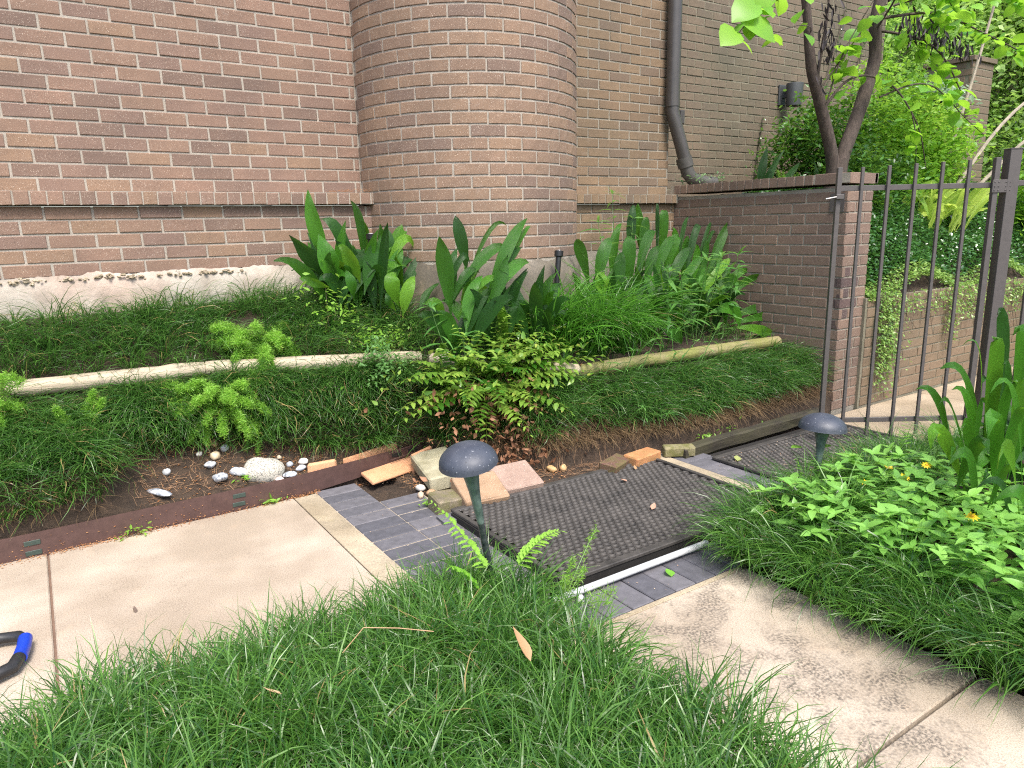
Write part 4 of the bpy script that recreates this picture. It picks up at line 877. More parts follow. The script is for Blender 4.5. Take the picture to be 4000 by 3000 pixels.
# leaf lists: base, middle, tip (metres in the scene), width
LEFT = [(.62,-.42,.93,.52,-.42,1.25,.49,-.42,1.46,.076),(.60,-.48,.93,.56,-.48,1.08,.51,-.48,1.23,.098),(.75,-.38,.97,.66,-.38,1.23,.56,-.38,1.31,.073),(.82,-.35,1.01,.80,-.35,1.27,.75,-.35,1.41,.047),(.87,-.33,.98,.84,-.33,1.22,.81,-.33,1.31,.056),(.57,-.45,.95,.47,-.45,1.10,.36,-.45,1.23,.089),(.72,-.52,.93,.67,-.52,1.09,.60,-.52,1.17,.084),(.72,-.55,.90,.76,-.55,1.07,.80,-.55,1.21,.076),(.57,-.50,.94,.46,-.50,.98,.38,-.50,1.01,.044),(.91,-.36,.93,.96,-.36,1.14,.94,-.36,1.26,.071),(.86,-.40,.95,1.03,-.40,1.24,1.18,-.40,1.17,.052),(.87,-.45,.91,1.00,-.45,1.17,1.08,-.45,1.13,.056),(.78,-.50,.92,.91,-.50,1.04,1.02,-.50,1.02,.041),(.99,-.40,.94,1.16,-.40,1.18,1.25,-.40,1.28,.043),(1.00,-.42,.92,1.22,-.42,1.17,1.39,-.42,1.21,.057),(.87,-.60,.80,.86,-.60,.95,.89,-.60,1.01,.084),(.90,-.62,.75,.94,-.62,.90,.99,-.62,.99,.071),(.99,-.62,.76,1.06,-.62,.88,1.14,-.62,.94,.054),(1.00,-.42,.85,1.11,-.42,1.10,1.19,-.42,1.18,.062),(.67,-.40,.91,.60,-.40,1.03,.52,-.40,1.15,.082),(.88,-.50,.86,.93,-.50,1.05,.98,-.50,1.14,.073),(.65,-.60,.88,.63,-.60,.97,.60,-.60,1.04,.052),(1.03,-.45,.85,1.19,-.45,1.05,1.29,-.45,1.09,.057),(.82,-.40,.86,.78,-.40,1.03,.79,-.40,1.14,.055),(.86,-.65,.79,.82,-.65,.86,.80,-.65,.91,.044) ]
CENT = [(1.03,-.98,.77,.99,-.98,1.04,.96,-.98,1.21,.083),(1.18,-.85,.96,1.16,-.85,1.19,1.13,-.85,1.31,.065),(1.24,-.95,.77,1.38,-.95,1.11,1.53,-.95,1.29,.066),(1.05,-1.05,.67,1.09,-1.05,.89,1.17,-1.05,1.00,.066),(1.33,-.90,.82,1.50,-.90,1.16,1.59,-.90,1.24,.027),(1.21,-1.00,.79,1.37,-1.00,1.01,1.50,-1.00,1.05,.065),(1.06,-.95,.84,1.25,-.95,1.10,1.41,-.95,1.12,.056),(1.17,-.88,.87,1.31,-.88,1.21,1.44,-.88,1.25,.026),(1.05,-1.00,.82,1.22,-1.00,.97,1.31,-1.00,.94,.038),(1.07,-1.00,.76,1.15,-1.00,.90,1.23,-1.00,.93,.050),(1.00,-.92,.84,1.11,-.92,1.08,1.17,-.92,1.06,.038),(1.21,-1.02,.76,1.29,-1.02,.97,1.35,-1.02,1.10,.081),(1.03,-.95,.82,1.12,-.95,1.00,1.21,-.95,1.01,.042),(.98,-1.00,.77,.92,-1.00,.87,.85,-1.00,.87,.049),(1.09,-.88,.79,1.08,-.88,1.01,1.12,-.88,1.14,.060),(1.23,-.93,.80,1.40,-.93,1.06,1.50,-.93,1.13,.053),(1.11,-.90,.78,1.18,-.90,.97,1.29,-.90,1.06,.043) ]
RIGHT = [(3.09,-.40,.86,3.06,-.40,1.27,3.06,-.40,1.38,.029),(2.79,-.42,.82,2.78,-.42,1.23,2.82,-.42,1.37,.069),(2.23,-.70,.77,2.28,-.70,1.05,2.37,-.70,1.16,.078),(2.62,-.60,.70,2.60,-.60,1.05,2.62,-.60,1.16,.088),(2.64,-.60,.79,2.75,-.60,1.11,2.86,-.60,1.19,.067),(3.27,-.65,.75,3.45,-.65,1.10,3.59,-.65,1.27,.074),(3.07,-.60,.76,3.22,-.60,1.14,3.31,-.60,1.21,.060),(3.27,-.65,.69,3.31,-.65,1.01,3.32,-.65,1.12,.048),(2.95,-.80,.58,3.24,-.80,.89,3.41,-.80,.98,.059),(3.10,-.95,.67,3.41,-.95,.84,3.61,-.95,.83,.059),(2.98,-.95,.62,3.19,-.95,.84,3.32,-.95,.79,.086),(3.13,-1.00,.54,3.58,-1.00,.58,3.87,-1.00,.53,.061),(3.07,-1.05,.54,3.48,-1.05,.47,3.72,-1.05,.25,.077),(2.81,-1.10,.65,3.07,-1.10,.68,3.16,-1.10,.54,.077),(2.36,-1.10,.64,2.52,-1.10,.57,2.61,-1.10,.49,.066),(3.11,-.40,.83,3.12,-.40,1.23,3.13,-.40,1.33,.073),(3.23,-.45,.80,3.28,-.45,1.17,3.34,-.45,1.28,.032),(3.42,-.60,.67,3.58,-.60,.99,3.64,-.60,1.11,.075),(2.91,-.60,.77,3.02,-.60,1.09,3.08,-.60,1.14,.070),(2.75,-.65,.70,2.89,-.65,1.06,3.01,-.65,1.13,.068),(2.76,-.75,.66,2.91,-.75,.97,3.06,-.75,1.07,.068),(2.99,-.35,.84,2.94,-.35,1.22,2.92,-.35,1.39,.066),(2.91,-.40,.81,2.94,-.40,1.17,2.97,-.40,1.29,.071),(3.09,-.85,.66,3.40,-.85,.87,3.55,-.85,.88,.054),(3.15,-.95,.55,3.53,-.95,.63,3.79,-.95,.57,.060),(3.31,-.50,.73,3.46,-.50,1.13,3.54,-.50,1.24,.030),(3.29,-.55,.80,3.45,-.55,1.13,3.52,-.55,1.15,.025),(2.14,-.75,.83,2.07,-.75,1.08,2.03,-.75,1.16,.070),(2.55,-.50,.73,2.56,-.50,1.10,2.63,-.50,1.25,.067),(2.72,-.60,.70,2.81,-.60,1.00,2.90,-.60,1.09,.068),(2.79,-.80,.65,3.01,-.80,.94,3.13,-.80,.99,.057),(2.16,-.90,.74,2.11,-.90,.89,2.12,-.90,.96,.088),(2.25,-.95,.66,2.30,-.95,.76,2.33,-.95,.73,.060),(3.19,-.45,.68,3.20,-.45,1.08,3.17,-.45,1.21,.085),(3.15,-.55,.66,3.20,-.55,1.02,3.23,-.55,1.15,.072),(3.20,-.60,.63,3.27,-.60,.95,3.27,-.60,1.09,.072),(3.29,-.60,.62,3.45,-.60,.94,3.53,-.60,1.07,.074),(3.17,-.75,.59,3.35,-.75,.81,3.45,-.75,.92,.072),(2.70,-.80,.63,2.75,-.80,.87,2.78,-.80,.98,.066),(2.40,-.75,.69,2.39,-.75,.96,2.42,-.75,1.07,.073) ]
FARR = [(2.36,-2.90,.38,2.18,-2.87,.51,2.08,-2.84,.58,.034),(2.36,-2.95,.44,2.23,-2.94,.60,2.11,-2.91,.67,.050),(2.37,-3.02,.39,2.29,-3.02,.67,2.25,-3.03,.78,.065),(2.63,-2.96,.39,2.56,-2.93,.75,2.49,-2.93,.85,.047),(2.52,-3.01,.36,2.48,-3.01,.71,2.43,-3.02,.78,.051),(2.08,-3.07,.43,1.86,-3.03,.49,1.79,-3.06,.44,.050),(1.99,-3.07,.45,1.92,-3.14,.46,1.90,-3.20,.44,.049),(1.98,-3.14,.38,1.83,-3.15,.43,1.73,-3.15,.42,.044),(2.15,-3.22,.53,1.99,-3.20,.65,1.88,-3.19,.66,.029),(1.82,-3.36,.53,1.63,-3.36,.55,1.54,-3.37,.51,.047),(1.99,-3.28,.32,1.80,-3.27,.37,1.69,-3.26,.38,.028),(1.80,-3.39,.40,1.62,-3.39,.42,1.52,-3.38,.41,.043),(2.08,-3.09,.34,1.97,-3.15,.34,1.93,-3.18,.32,.035),(2.19,-3.02,.43,2.03,-3.01,.53,1.94,-3.00,.57,.026),(2.58,-2.89,.51,2.44,-2.88,.68,2.36,-2.87,.73,.023),(2.23,-3.00,.38,2.14,-3.03,.51,2.14,-3.07,.56,.053),(2.26,-3.07,.42,2.21,-3.11,.58,2.20,-3.16,.62,.047),(2.32,-3.00,.37,2.18,-2.99,.52,2.09,-2.97,.60,.033),(2.41,-3.05,.39,2.32,-3.06,.60,2.27,-3.06,.69,.038),(2.19,-3.14,.43,2.12,-3.18,.58,2.09,-3.20,.68,.040),(2.05,-3.18,.41,1.94,-3.19,.54,1.85,-3.21,.51,.058),(2.00,-3.20,.45,1.94,-3.25,.56,1.93,-3.29,.60,.052),(1.90,-3.20,.40,1.83,-3.28,.41,1.82,-3.33,.43,.028),(2.10,-3.09,.42,1.95,-3.09,.50,1.88,-3.11,.49,.045),(2.40,-2.99,.38,2.31,-3.01,.55,2.24,-3.01,.61,.039),(2.33,-3.11,.42,2.29,-3.15,.65,2.27,-3.17,.77,.058),(2.20,-3.15,.43,2.16,-3.21,.58,2.15,-3.25,.64,.055),(2.14,-3.07,.37,1.98,-3.07,.42,1.90,-3.08,.40,.036) ]

# ------------------------------------------------------------------ broad leaves
def unit(v): v = np.asarray(v, float); return v / (np.linalg.norm(v, axis=-1, keepdims=True) + 1e-9)
def blade_leaf(B, Mi, T, w, seg=9, fold=.22, hint=(-.45, -.8, .35), prof='asp', jit=.25, wave=.06):
    """one broad leaf through three points; returns vertices relative to its base"""
    B, Mi, T = (np.array(q, float) for q in (B, Mi, T)); C = 2 * Mi - .5 * (B + T); s = np.linspace(0, 1, seg + 1)[:, None]
    P = (1 - s) ** 2 * B + 2 * s * (1 - s) * C + s ** 2 * T; D = unit(2 * (1 - s) * (C - B) + 2 * s * (T - C)); s = s[:, 0]
    hv = np.array(hint) + rng.normal(0, jit, 3); sd = unit(np.cross(D, hv)); tw = rng.normal(0, .35) * s; nn = unit(np.cross(sd, D))
    sd2 = sd * np.cos(tw)[:, None] + nn * np.sin(tw)[:, None]; nn = unit(np.cross(sd2, D)); sd = sd2
    if prof == 'asp': pr_ = np.interp(s, [0, .1, .25, .48, .68, .86, 1], [.10, .13, .62, 1, .86, .45, .03])
    else: pr_ = np.maximum(np.sin(PI * s ** .75) ** .9, .05)
    pr_[-1] = .02
    us = np.array([-1, -.5, 0, .5, 1]); V = P[:, None, :] + sd[:, None, :] * (us[None, :, None] * (w / 2 * pr_)[:, None, None])
    V += nn[:, None, :] * ((np.abs(us)[None, :] * fold * w / 2 * pr_[:, None]) + wave * w * np.sin(s[:, None] * 11 + us[None] * 2 + rng.uniform(0, 6)) * np.abs(us)[None])[..., None]
    i = np.arange((seg + 1) * 5).reshape(seg + 1, 5); F = np.stack([i[:-1, :-1], i[:-1, 1:], i[1:, 1:], i[1:, :-1]], -1).reshape(-1, 4)
    return V.reshape(-1, 3) - B, F, np.tile(us, seg + 1)
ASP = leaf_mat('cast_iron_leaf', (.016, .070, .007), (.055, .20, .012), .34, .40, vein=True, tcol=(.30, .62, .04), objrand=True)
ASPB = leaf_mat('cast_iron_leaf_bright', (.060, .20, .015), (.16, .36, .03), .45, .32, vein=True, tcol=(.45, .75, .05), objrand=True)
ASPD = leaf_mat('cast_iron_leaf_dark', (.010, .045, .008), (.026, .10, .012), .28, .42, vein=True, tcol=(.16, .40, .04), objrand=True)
def aspidistra(label, base, data, bright=(), dark=(), extra=0, er=None, lean=(.15, .95), group='broad dark green strap-leaved plants'):
    t = empty('cast_iron_plant', base, label, 'plant', group); b0 = np.array(base)
    for n_, d in enumerate(data):
        B, Mi, T, w = np.array(d[0:3]), np.array(d[3:6]), np.array(d[6:9]), d[9] * 1.12
        Mi = Mi + np.array([-.45, -.8, .1]) * rng.uniform(-.01, .05); B = B + rng.normal(0, .015, 3) * np.array([1, 1, .2])
        V, F, tt = blade_leaf(B, Mi, T, w)
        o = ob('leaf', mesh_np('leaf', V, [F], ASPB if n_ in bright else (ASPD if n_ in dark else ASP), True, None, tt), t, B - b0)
    for n_ in range(extra):
        B = np.array([rng.uniform(*er[0]), rng.uniform(*er[1]), er[2]]); ln = rng.uniform(.28, .55); a = rng.normal(-1.6, 1.6); le = rng.uniform(*lean)
        T = B + ln * np.array([math.cos(a) * math.sin(le), math.sin(a) * math.sin(le) * .8, math.cos(le)]); Mi = (B + T) / 2 + np.array([0, 0, .09 * le + .02]) 
        V, F, tt = blade_leaf(B, Mi, T, rng.uniform(.05, .085)); ob('leaf', mesh_np('leaf', V, [F], ASPD if rng.random() < .6 else ASP, True, None, tt), t, B - b0)
    return t
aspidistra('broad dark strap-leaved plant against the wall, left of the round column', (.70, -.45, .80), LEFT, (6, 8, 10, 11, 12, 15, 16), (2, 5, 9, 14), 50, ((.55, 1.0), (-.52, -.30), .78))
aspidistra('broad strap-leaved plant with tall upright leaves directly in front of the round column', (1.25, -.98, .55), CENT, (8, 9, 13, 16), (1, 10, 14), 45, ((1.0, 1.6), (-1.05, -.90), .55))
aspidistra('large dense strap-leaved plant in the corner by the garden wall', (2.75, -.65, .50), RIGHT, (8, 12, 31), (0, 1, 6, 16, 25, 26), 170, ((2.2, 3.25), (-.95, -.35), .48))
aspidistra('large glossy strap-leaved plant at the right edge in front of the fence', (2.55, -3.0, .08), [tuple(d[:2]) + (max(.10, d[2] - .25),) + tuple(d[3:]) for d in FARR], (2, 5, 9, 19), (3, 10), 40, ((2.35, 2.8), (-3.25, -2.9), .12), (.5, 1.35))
aspidistra('small strap-leaved plant on the planter behind the garden wall cap', (4.05, -.55, 1.45), [(4.0, -.55, 1.45, 4.0, -.56, 1.62, 4.04, -.58, 1.80, .06), (4.05, -.55, 1.45, 4.10, -.58, 1.62, 4.22, -.60, 1.78, .06), (4.0, -.6, 1.45, 3.98, -.64, 1.56, 3.97, -.66, 1.64, .05), (4.3, -.5, 1.45, 4.42, -.52, 1.60, 4.5, -.55, 1.70, .05), (4.6, -.6, 1.45, 4.61, -.6, 1.57, 4.60, -.6, 1.72, .055), (4.95, -.6, 1.45, 5.0, -.62, 1.58, 5.02, -.62, 1.70, .055)], dark=(0, 1, 2, 3, 4, 5))

# templates along +x for instancing
def tmpl(kind, seg=4, droop=.25, w=.3, fold=.2, teeth=0.0):
    s = np.linspace(0, 1, seg + 1); pr_ = {'lance': np.sin(PI * s ** .8) ** 1.0, 'ovate': np.sin(PI * s ** .62) ** .9, 'needle': np.sin(PI * s) ** .5, 'heart': np.array([.30, .92, 1.0, .72, .05])[:seg + 1] if seg == 4 else np.sin(PI * s ** .5)}[kind]
    pr_ = np.maximum(pr_, .06); pr_[-1] = .02
    z = -droop * s ** 2; us = np.array([-1, 0, 1]); V = np.zeros((seg + 1, 3, 3)); V[..., 0] = s[:, None] - (.12 * np.abs(us)[None] * (s[:, None] < .01) if kind == 'heart' else 0); V[..., 1] = us[None] * (w / 2 * pr_)[:, None]; V[..., 2] = z[:, None] + np.abs(us)[None] * fold * w / 2 * pr_[:, None]
    if teeth: V[..., 1] *= (1 + teeth * np.where(np.arange(seg + 1) % 2 == 0, 1, -1))[:, None]
    i = np.arange((seg + 1) * 3).reshape(seg + 1, 3); F = np.stack([i[:-1, :-1], i[:-1, 1:], i[1:, 1:], i[1:, :-1]], -1).reshape(-1, 4)
    return V.reshape(-1, 3), F, np.tile(us * .5, seg + 1)
DIA = (np.array([[0, 0, 0], [.45, -.30, .06], [1, 0, -.05], [.45, .30, .06]]), np.array([[0, 1, 2, 3]]), np.array([0, .5, 0, -.5]))
def euler_np(az, el, roll):
    ca, sa, ce, se, cr_, sr = np.cos(az), np.sin(az), np.cos(el), np.sin(el), np.cos(roll), np.sin(roll)
    X = np.stack([ca * ce, sa * ce, se], -1); Y0 = np.stack([-sa, ca, 0 * az], -1); Z0 = np.cross(X, Y0)
    Y = Y0 * cr_[:, None] + Z0 * sr[:, None]; Z = np.cross(X, Y); return np.stack([X, Y, Z], -1)
def scatter(name, T, pos, az, el, roll, sc, mat, parent=None, tint=None, kind='stuff', smooth=True, org=None):
    V0, F0, t0 = T; R = euler_np(az, el, roll); V = np.einsum('nij,kj->nki', R, V0) * np.asarray(sc)[:, None, None] + pos[:, None, :]
    if org is not None: V = V - np.array(org)
    n, k = len(pos), len(V0); F = (np.arange(n)[:, None, None] * k + F0[None]).reshape(-1, F0.shape[1])
    tint = rng.random(n) if tint is None else tint
    o = ob(name, mesh_np(name, V.reshape(-1, 3), [F], mat, smooth, np.repeat(np.clip(tint, 0, 1), k), np.tile(t0, n)), parent)
    if kind: o['kind'] = kind
    return o
def leaf_parts(parent, meshes, pos, az, el, roll, sc, org):
    R = euler_np(az, el, roll)
    for i in range(len(pos)):
        o = bpy.data.objects.new('leaf', meshes[i % len(meshes)]); link(o, parent); o.location = pos[i] - org; o.rotation_euler = Matrix(R[i].tolist()).to_euler(); o.scale = (sc[i],) * 3

# narrow-leaved light green plants
LAN = leaf_mat('lance_leaf', (.05, .17, .03), (.15, .33, .08), .38, .4, tcol=(.40, .68, .12), objrand=True)
lan_me = []
for q in range(6):
    V, F, tt = tmpl('lance', 5, .15 + .35 * rng.random(), .17, .22); lan_me.append(mesh_np('leaf', V, [F], LAN, True, None, tt))
STG = plain('green_stem', (.10, .20, .05), .5, .0, .2, 40, 0)
def lance_plant(label, stems, ll=(.09, .135), gap=.055):
    base = np.mean([s[0] for s in stems], 0); t = empty('narrow_leaf_plant', tuple(base), label, 'plant', 'light green narrow-leaved plants')
    P, A, E, Rr, Sc = [], [], [], [], []
    for b, tp in stems:
        b, tp = np.array(b, float), np.array(tp, float); mid = (b + tp) / 2 + rng.normal(0, .015, 3); pts = [(1 - u) ** 2 * b + 2 * u * (1 - u) * mid + u * u * tp for u in np.linspace(0, 1, 7)]
        MB().tube([p - base for p in pts], [.0035 - .0003 * i for i in range(7)], 6).build('stem', STG, t, True)
        Ln = np.linalg.norm(tp - b); n = int(Ln * .8 / gap) + 1; a0 = rng.uniform(0, 6)
        for i in range(n):
            u = 1 - .8 * i / n; p = (1 - u) ** 2 * b + 2 * u * (1 - u) * mid + u * u * tp
            for k_ in range(2 if i else 6):
                P.append(p); A.append(a0 + i * 1.57 + (k_ * PI if i else k_ * 1.05)); E.append(rng.normal(.25 if i else .55, .22)); Rr.append(rng.normal(0, .3)); Sc.append(rng.uniform(*ll) * (1 if i else .8))
    leaf_parts(t, lan_me, np.array(P), np.array(A), np.array(E), np.array(Rr), np.array(Sc), base)
lance_plant('tall pale narrow-leaved plant rising in front of the ledge, right of the round column', [((2.58, -.55, .6), (2.65, -.38, 1.45)), ((2.45, -.55, .6), (2.42, -.50, 1.26)), ((2.7, -.5, .6), (2.78, -.45, 1.28))])
sts = [((2.55 + .10 * i + rng.normal(0, .03), -1.0 + rng.normal(0, .05), .48), (2.42 + .11 * i + rng.normal(0, .04), -1.02 - rng.random() * .14, .78 + .28 * rng.random())) for i in range(8)]
lance_plant('bushy pale narrow-leaved plant spilling over the mossy log', sts, (.10, .15), .045)
lance_plant('pale narrow-leaved plant standing out of the holly fern', [((1.02, -1.08, .42), (.86, -1.05, .86)), ((1.05, -1.1, .4), (1.0, -1.12, .70)), ((1.0, -1.12, .36), (.92, -1.20, .50)), ((1.0, -1.1, .4), (1.08, -1.15, .60))], (.09, .13), .06)
lance_plant('low pale narrow-leaved seedlings creeping over the log beside the holly fern', [((1.75 + .16 * i, -1.28 - .02 * (i % 2), .38), (1.80 + .17 * i, -1.34, .50 + .05 * (i % 3))) for i in range(6)], (.05, .085), .04)
lance_plant('small narrow-leaved weed on the grass mound near the orange brick', [((1.9, -1.50, .16), (1.88, -1.52, .27)), ((2.05, -1.52, .14), (2.04, -1.55, .22))], (.05, .07), .04)
# long grass clump
B = np.concatenate([np.stack([rng.normal(2.00, .16, 90), rng.normal(-.98, .05, 90)], 1), np.stack([rng.normal(1.72, .10, 22), rng.normal(-.93, .03, 22)], 1)])
t = empty('lily_turf', (2.0, -.98, .5), 'clump of long arching grass in front of the column, between the strap-leaved plants', 'plant')
o = grass('blades', None, None, B, 14, (.34, .62), .0075, G3, bank_z, lambda x, y: (0 * x + .15, 0 * x - .5), .7, 8, (.9, 2.4), (.0, .5), .02, bank_z, .01); o.parent = t; o.matrix_parent_inverse = Matrix.Translation((-2.0, .98, -.5))
# asparagus ferns: needles round arching stems
ASF = leaf_mat('feather_green', (.16, .36, .04), (.34, .60, .09), .5, .5, tcol=(.6, .9, .14))
NEED = tmpl('needle', 2, .1, .16, .0)
def feather(label, base, stems, n, spread=.035, nl=.016, mat=ASF, name='asparagus_fern'):
    t = empty(name, base, label, 'fern', None); base = np.array(base); P = []; AZ = []; tn = []
    for q, (tp, bulge) in enumerate(stems):
        tp = np.array(tp); mid = (base + tp) / 2 + np.array([0, 0, bulge]); us = np.linspace(0, 1, 9); pts = [(1 - u) ** 2 * base + 2 * u * (1 - u) * mid + u * u * tp for u in us]
        MB().tube([p - base for p in pts], .0016, 5).build('stem', STG, t, True)
        k_ = n // len(stems); u = rng.random(k_) ** .6; u = .18 + .82 * u; p = (1 - u[:, None]) ** 2 * base + 2 * (u * (1 - u))[:, None] * mid + (u ** 2)[:, None] * tp
        # side twigs
        tw = rng.integers(0, 26, k_); ta = tw * 2.4; rr = rng.random(k_) * spread * (1.15 - u); zz = rng.normal(0, .010, k_)
        P.append(p + np.stack([np.cos(ta) * rr, np.sin(ta) * rr, zz], 1)); tn.append(np.full(k_, rng.uniform(-.25, .25)))
    P = np.concatenate(P); n = len(P); scatter('needles', NEED, P, rng.uniform(0, 2 * PI, n), rng.normal(.15, .6, n), rng.uniform(0, 3, n), rng.uniform(.7, 1.3, n) * nl, mat, t, rng.normal(.5, .25, n) + np.concatenate(tn), org=base)
def fan(b, n, r, zr, a0=-2.9, a1=.2, bu=.06):
    out = []
    for i in range(n):
        a = rng.uniform(a0, a1); q = r * rng.uniform(.55, 1.0); out.append(((b[0] + math.cos(a) * q, b[1] + math.sin(a) * q * .8, b[2] + rng.uniform(*zr)), bu * rng.uniform(.6, 1.6)))
    return out
b = (.155, -.48, .60); feather('bright feathery asparagus fern growing over the pale log', b, fan(b, 44, .25, (-.10, .20), -3.8, .7, .10), 34000, .06, .019)
b = (-.10, -.68, .42); feather('lower bright feathery asparagus fern hanging above the boulder', b, fan(b, 40, .27, (-.16, .16), -3.6, .5, .09), 34000, .06, .019)
b = (.08, -.68, .36); feather('asparagus fern sprays drooping onto the bare soil', b, fan(b, 12, .16, (-.22, -.02), -2.6, -.3, .05), 5000, .04)
b = (-1.00, -.62, .52); feather('blurred feathery fern at the left edge by the end of the pale log', b, fan(b, 16, .16, (-.1, .22), -3.0, .6, .05), 7000, .045)
b = (-.70, -.66, .36); feather('two fuzzy upright foxtail fern plumes on the left bank', b, [((-.63, -.70, .58), .02), ((-.78, -.72, .53), .01), ((-.60, -.72, .54), .02)], 3600, .045)
b = (4.35, -.52, 1.45); feather('small bright feathery fern on the planter behind the garden wall', b, fan(b, 12, .12, (.03, .20), -3, 3, .03), 2600, .04)
b = (.475, -2.60, .02); feather('thin yellow-green asparagus sprigs beside the end of the white pipe', b, [((.52, -2.62, .22), .02), ((.60, -2.58, .14), .03), ((.66, -2.66, .08), .04), ((.58, -2.74, .10), .04), ((.44, -2.68, .2), .02), ((.70, -2.52, .24), .03)], 1500, .03, .014)
# ferns with leaflets
def frond(B, T, bulge, w, npair, T0, mat, parent, org, ratio=.36, droop=-.15, tri=False, name='frond'):
    B, T = np.array(B, float), np.array(T, float); mid = (B + T) / 2 + np.array([0, 0, bulge]); P, A, E, R_, Sc = [], [], [], [], []
    D = T - B; a0 = math.atan2(D[1], D[0])
    for i in range(npair):
        u = .12 + .86 * i / npair; p = (1 - u) ** 2 * B + 2 * u * (1 - u) * mid + u * u * T; d = 2 * (1 - u) * (mid - B) + 2 * u * (T - mid); a = math.atan2(d[1], d[0]); el = math.atan2(d[2], math.hypot(d[0], d[1]))
        sz = w * ((1 - u) ** .7 + .12 if tri else math.sin(PI * (.12 + .84 * u)) ** .6)
        for s_ in (-1, 1):
            P.append(p); A.append(a + s_ * (1.15 + rng.normal(0, .06))); E.append(droop + rng.normal(0, .10) + .3 * el); R_.append(rng.normal(0, .15) + s_ * .1); Sc.append(sz * rng.uniform(.92, 1.08))
    P.append(T); A.append(a0); E.append(-.3); R_.append(0); Sc.append(w * .35)
    P = np.array(P); V0, F0, t0 = T0; R = euler_np(np.array(A), np.array(E), np.array(R_)); V = np.einsum('nij,kj->nki', R, V0) * np.array(Sc)[:, None, None] + P[:, None, :] - B; n, k_ = len(P), len(V0)
    us = np.linspace(0, 1, 7)[:, None]; C = ((1 - us) ** 2 * B + 2 * us * (1 - us) * mid + us ** 2 * T) - B; rv = np.concatenate([C + [0, 0, .001], C + [.002, .0015, -.001]]); rf = np.array([[i, i + 1, i + 8, i + 7] for i in range(6)])
    VV = np.concatenate([V.reshape(-1, 3), rv]); FF = (np.arange(n)[:, None, None] * k_ + F0[None]).reshape(-1, F0.shape[1]); ti = rng.random()
    o = ob(name, mesh_np(name, VV, [FF, rf + n * k_], mat, True, np.clip(np.concatenate([np.repeat(rng.normal(ti, .12, n), k_), np.full(len(rv), ti)]), 0, 1), np.concatenate([np.tile(t0, n), np.zeros(len(rv))])), parent, B - np.array(org)); return o
HF = leaf_mat('holly_fern', (.04, .15, .014), (.27, .42, .07), .35, .28, tcol=(.45, .66, .08), patch=(26, .58, (.48, .42, .10), .55))
HB = leaf_mat('dead_frond', (.14, .06, .03), (.34, .17, .09), .15, .6)
HT = tmpl('ovate', 6, .15, .46, .25, .06)
hfb = (1.18, -1.02, .40); hf = empty('holly_fern', hfb, 'glossy yellow-green holly fern with dead brown leaves, sprawling over the log', 'fern')
tips = [(1.78, -1.18, .46), (1.80, -1.05, .60), (1.66, -1.10, .70), (1.55, -1.2, .62), (1.45, -1.05, .78), (1.25, -1.15, .80), (1.05, -1.2, .74), (.82, -1.18, .66), (.66, -1.12, .52), (.70, -1.16, .36), (.62, -1.10, .30), (.88, -1.32, .42), (1.05, -1.40, .42), (1.22, -1.42, .40), (1.40, -1.40, .44), (1.56, -1.36, .46), (1.70, -1.32, .40), (1.30, -1.32, .62), (1.12, -1.30, .62), (.95, -1.22, .62), (1.5, -1.28, .56), (1.62, -1.0, .66), (1.36, -.95, .72), (1.85, -1.22, .52), (1.40, -1.22, .70), (.80, -1.25, .52), (.75, -1.05, .60), (1.15, -1.38, .28), (.92, -1.36, .28), (1.45, -1.42, .30)]
for tp in tips + [tuple(np.array(q) + rng.normal(0, .05, 3)) for q in tips]: frond(np.array(hfb) + rng.normal(0, .03, 3) * [1, 1, .3], tp, .10 * rng.uniform(.4, 1.3), rng.uniform(.06, .085), 12, HT, HF, hf, hfb)
for q in range(10):
    tp = (rng.uniform(.95, 1.55), rng.uniform(-1.40, -1.22), rng.uniform(.12, .40)); frond(np.array(hfb) + rng.normal(0, .03, 3), tp, .06, rng.uniform(.045, .06), 9, HT, HB, hf, hfb, name='dead_frond')
n = 900; x = rng.normal(1.22, .20, n); z = rng.uniform(.04, .48, n); y = -1.42 + .55 * z + rng.normal(0, .05, n) + .03; P = np.stack([x, y, np.maximum(z, bank_z(x, y) + .01)], 1)
CR_ = (np.array([[0, 0, 0], [.3, -.28, .22], [1, -.1, .05], [.8, .3, .30], [.3, .32, -.05]]), np.array([[0, 1, 2, 4], [2, 3, 4, 4]])[:, :4], np.zeros(5)); CR_ = (CR_[0], np.array([[0, 1, 2, 4]]), CR_[2])
scatter('dead_leaves', tmpl('ovate', 3, -.4, .6, .5), P, rng.uniform(0, 6.3, n), rng.normal(-.2, .8, n), rng.uniform(0, 6, n), rng.uniform(.018, .042, n), HB, hf, org=hfb)
# dense small glossy leaves in the heart of the fern
n = 500; P = np.stack([rng.normal(1.2, .28, n), rng.uniform(-1.38, -1.0, n), rng.uniform(.42, .70, n)], 1); scatter('leaflets', HT, P, rng.uniform(0, 6.3, n), rng.normal(.1, .5, n), rng.normal(0, .5, n), rng.uniform(.03, .055, n), HF, hf, org=hfb)
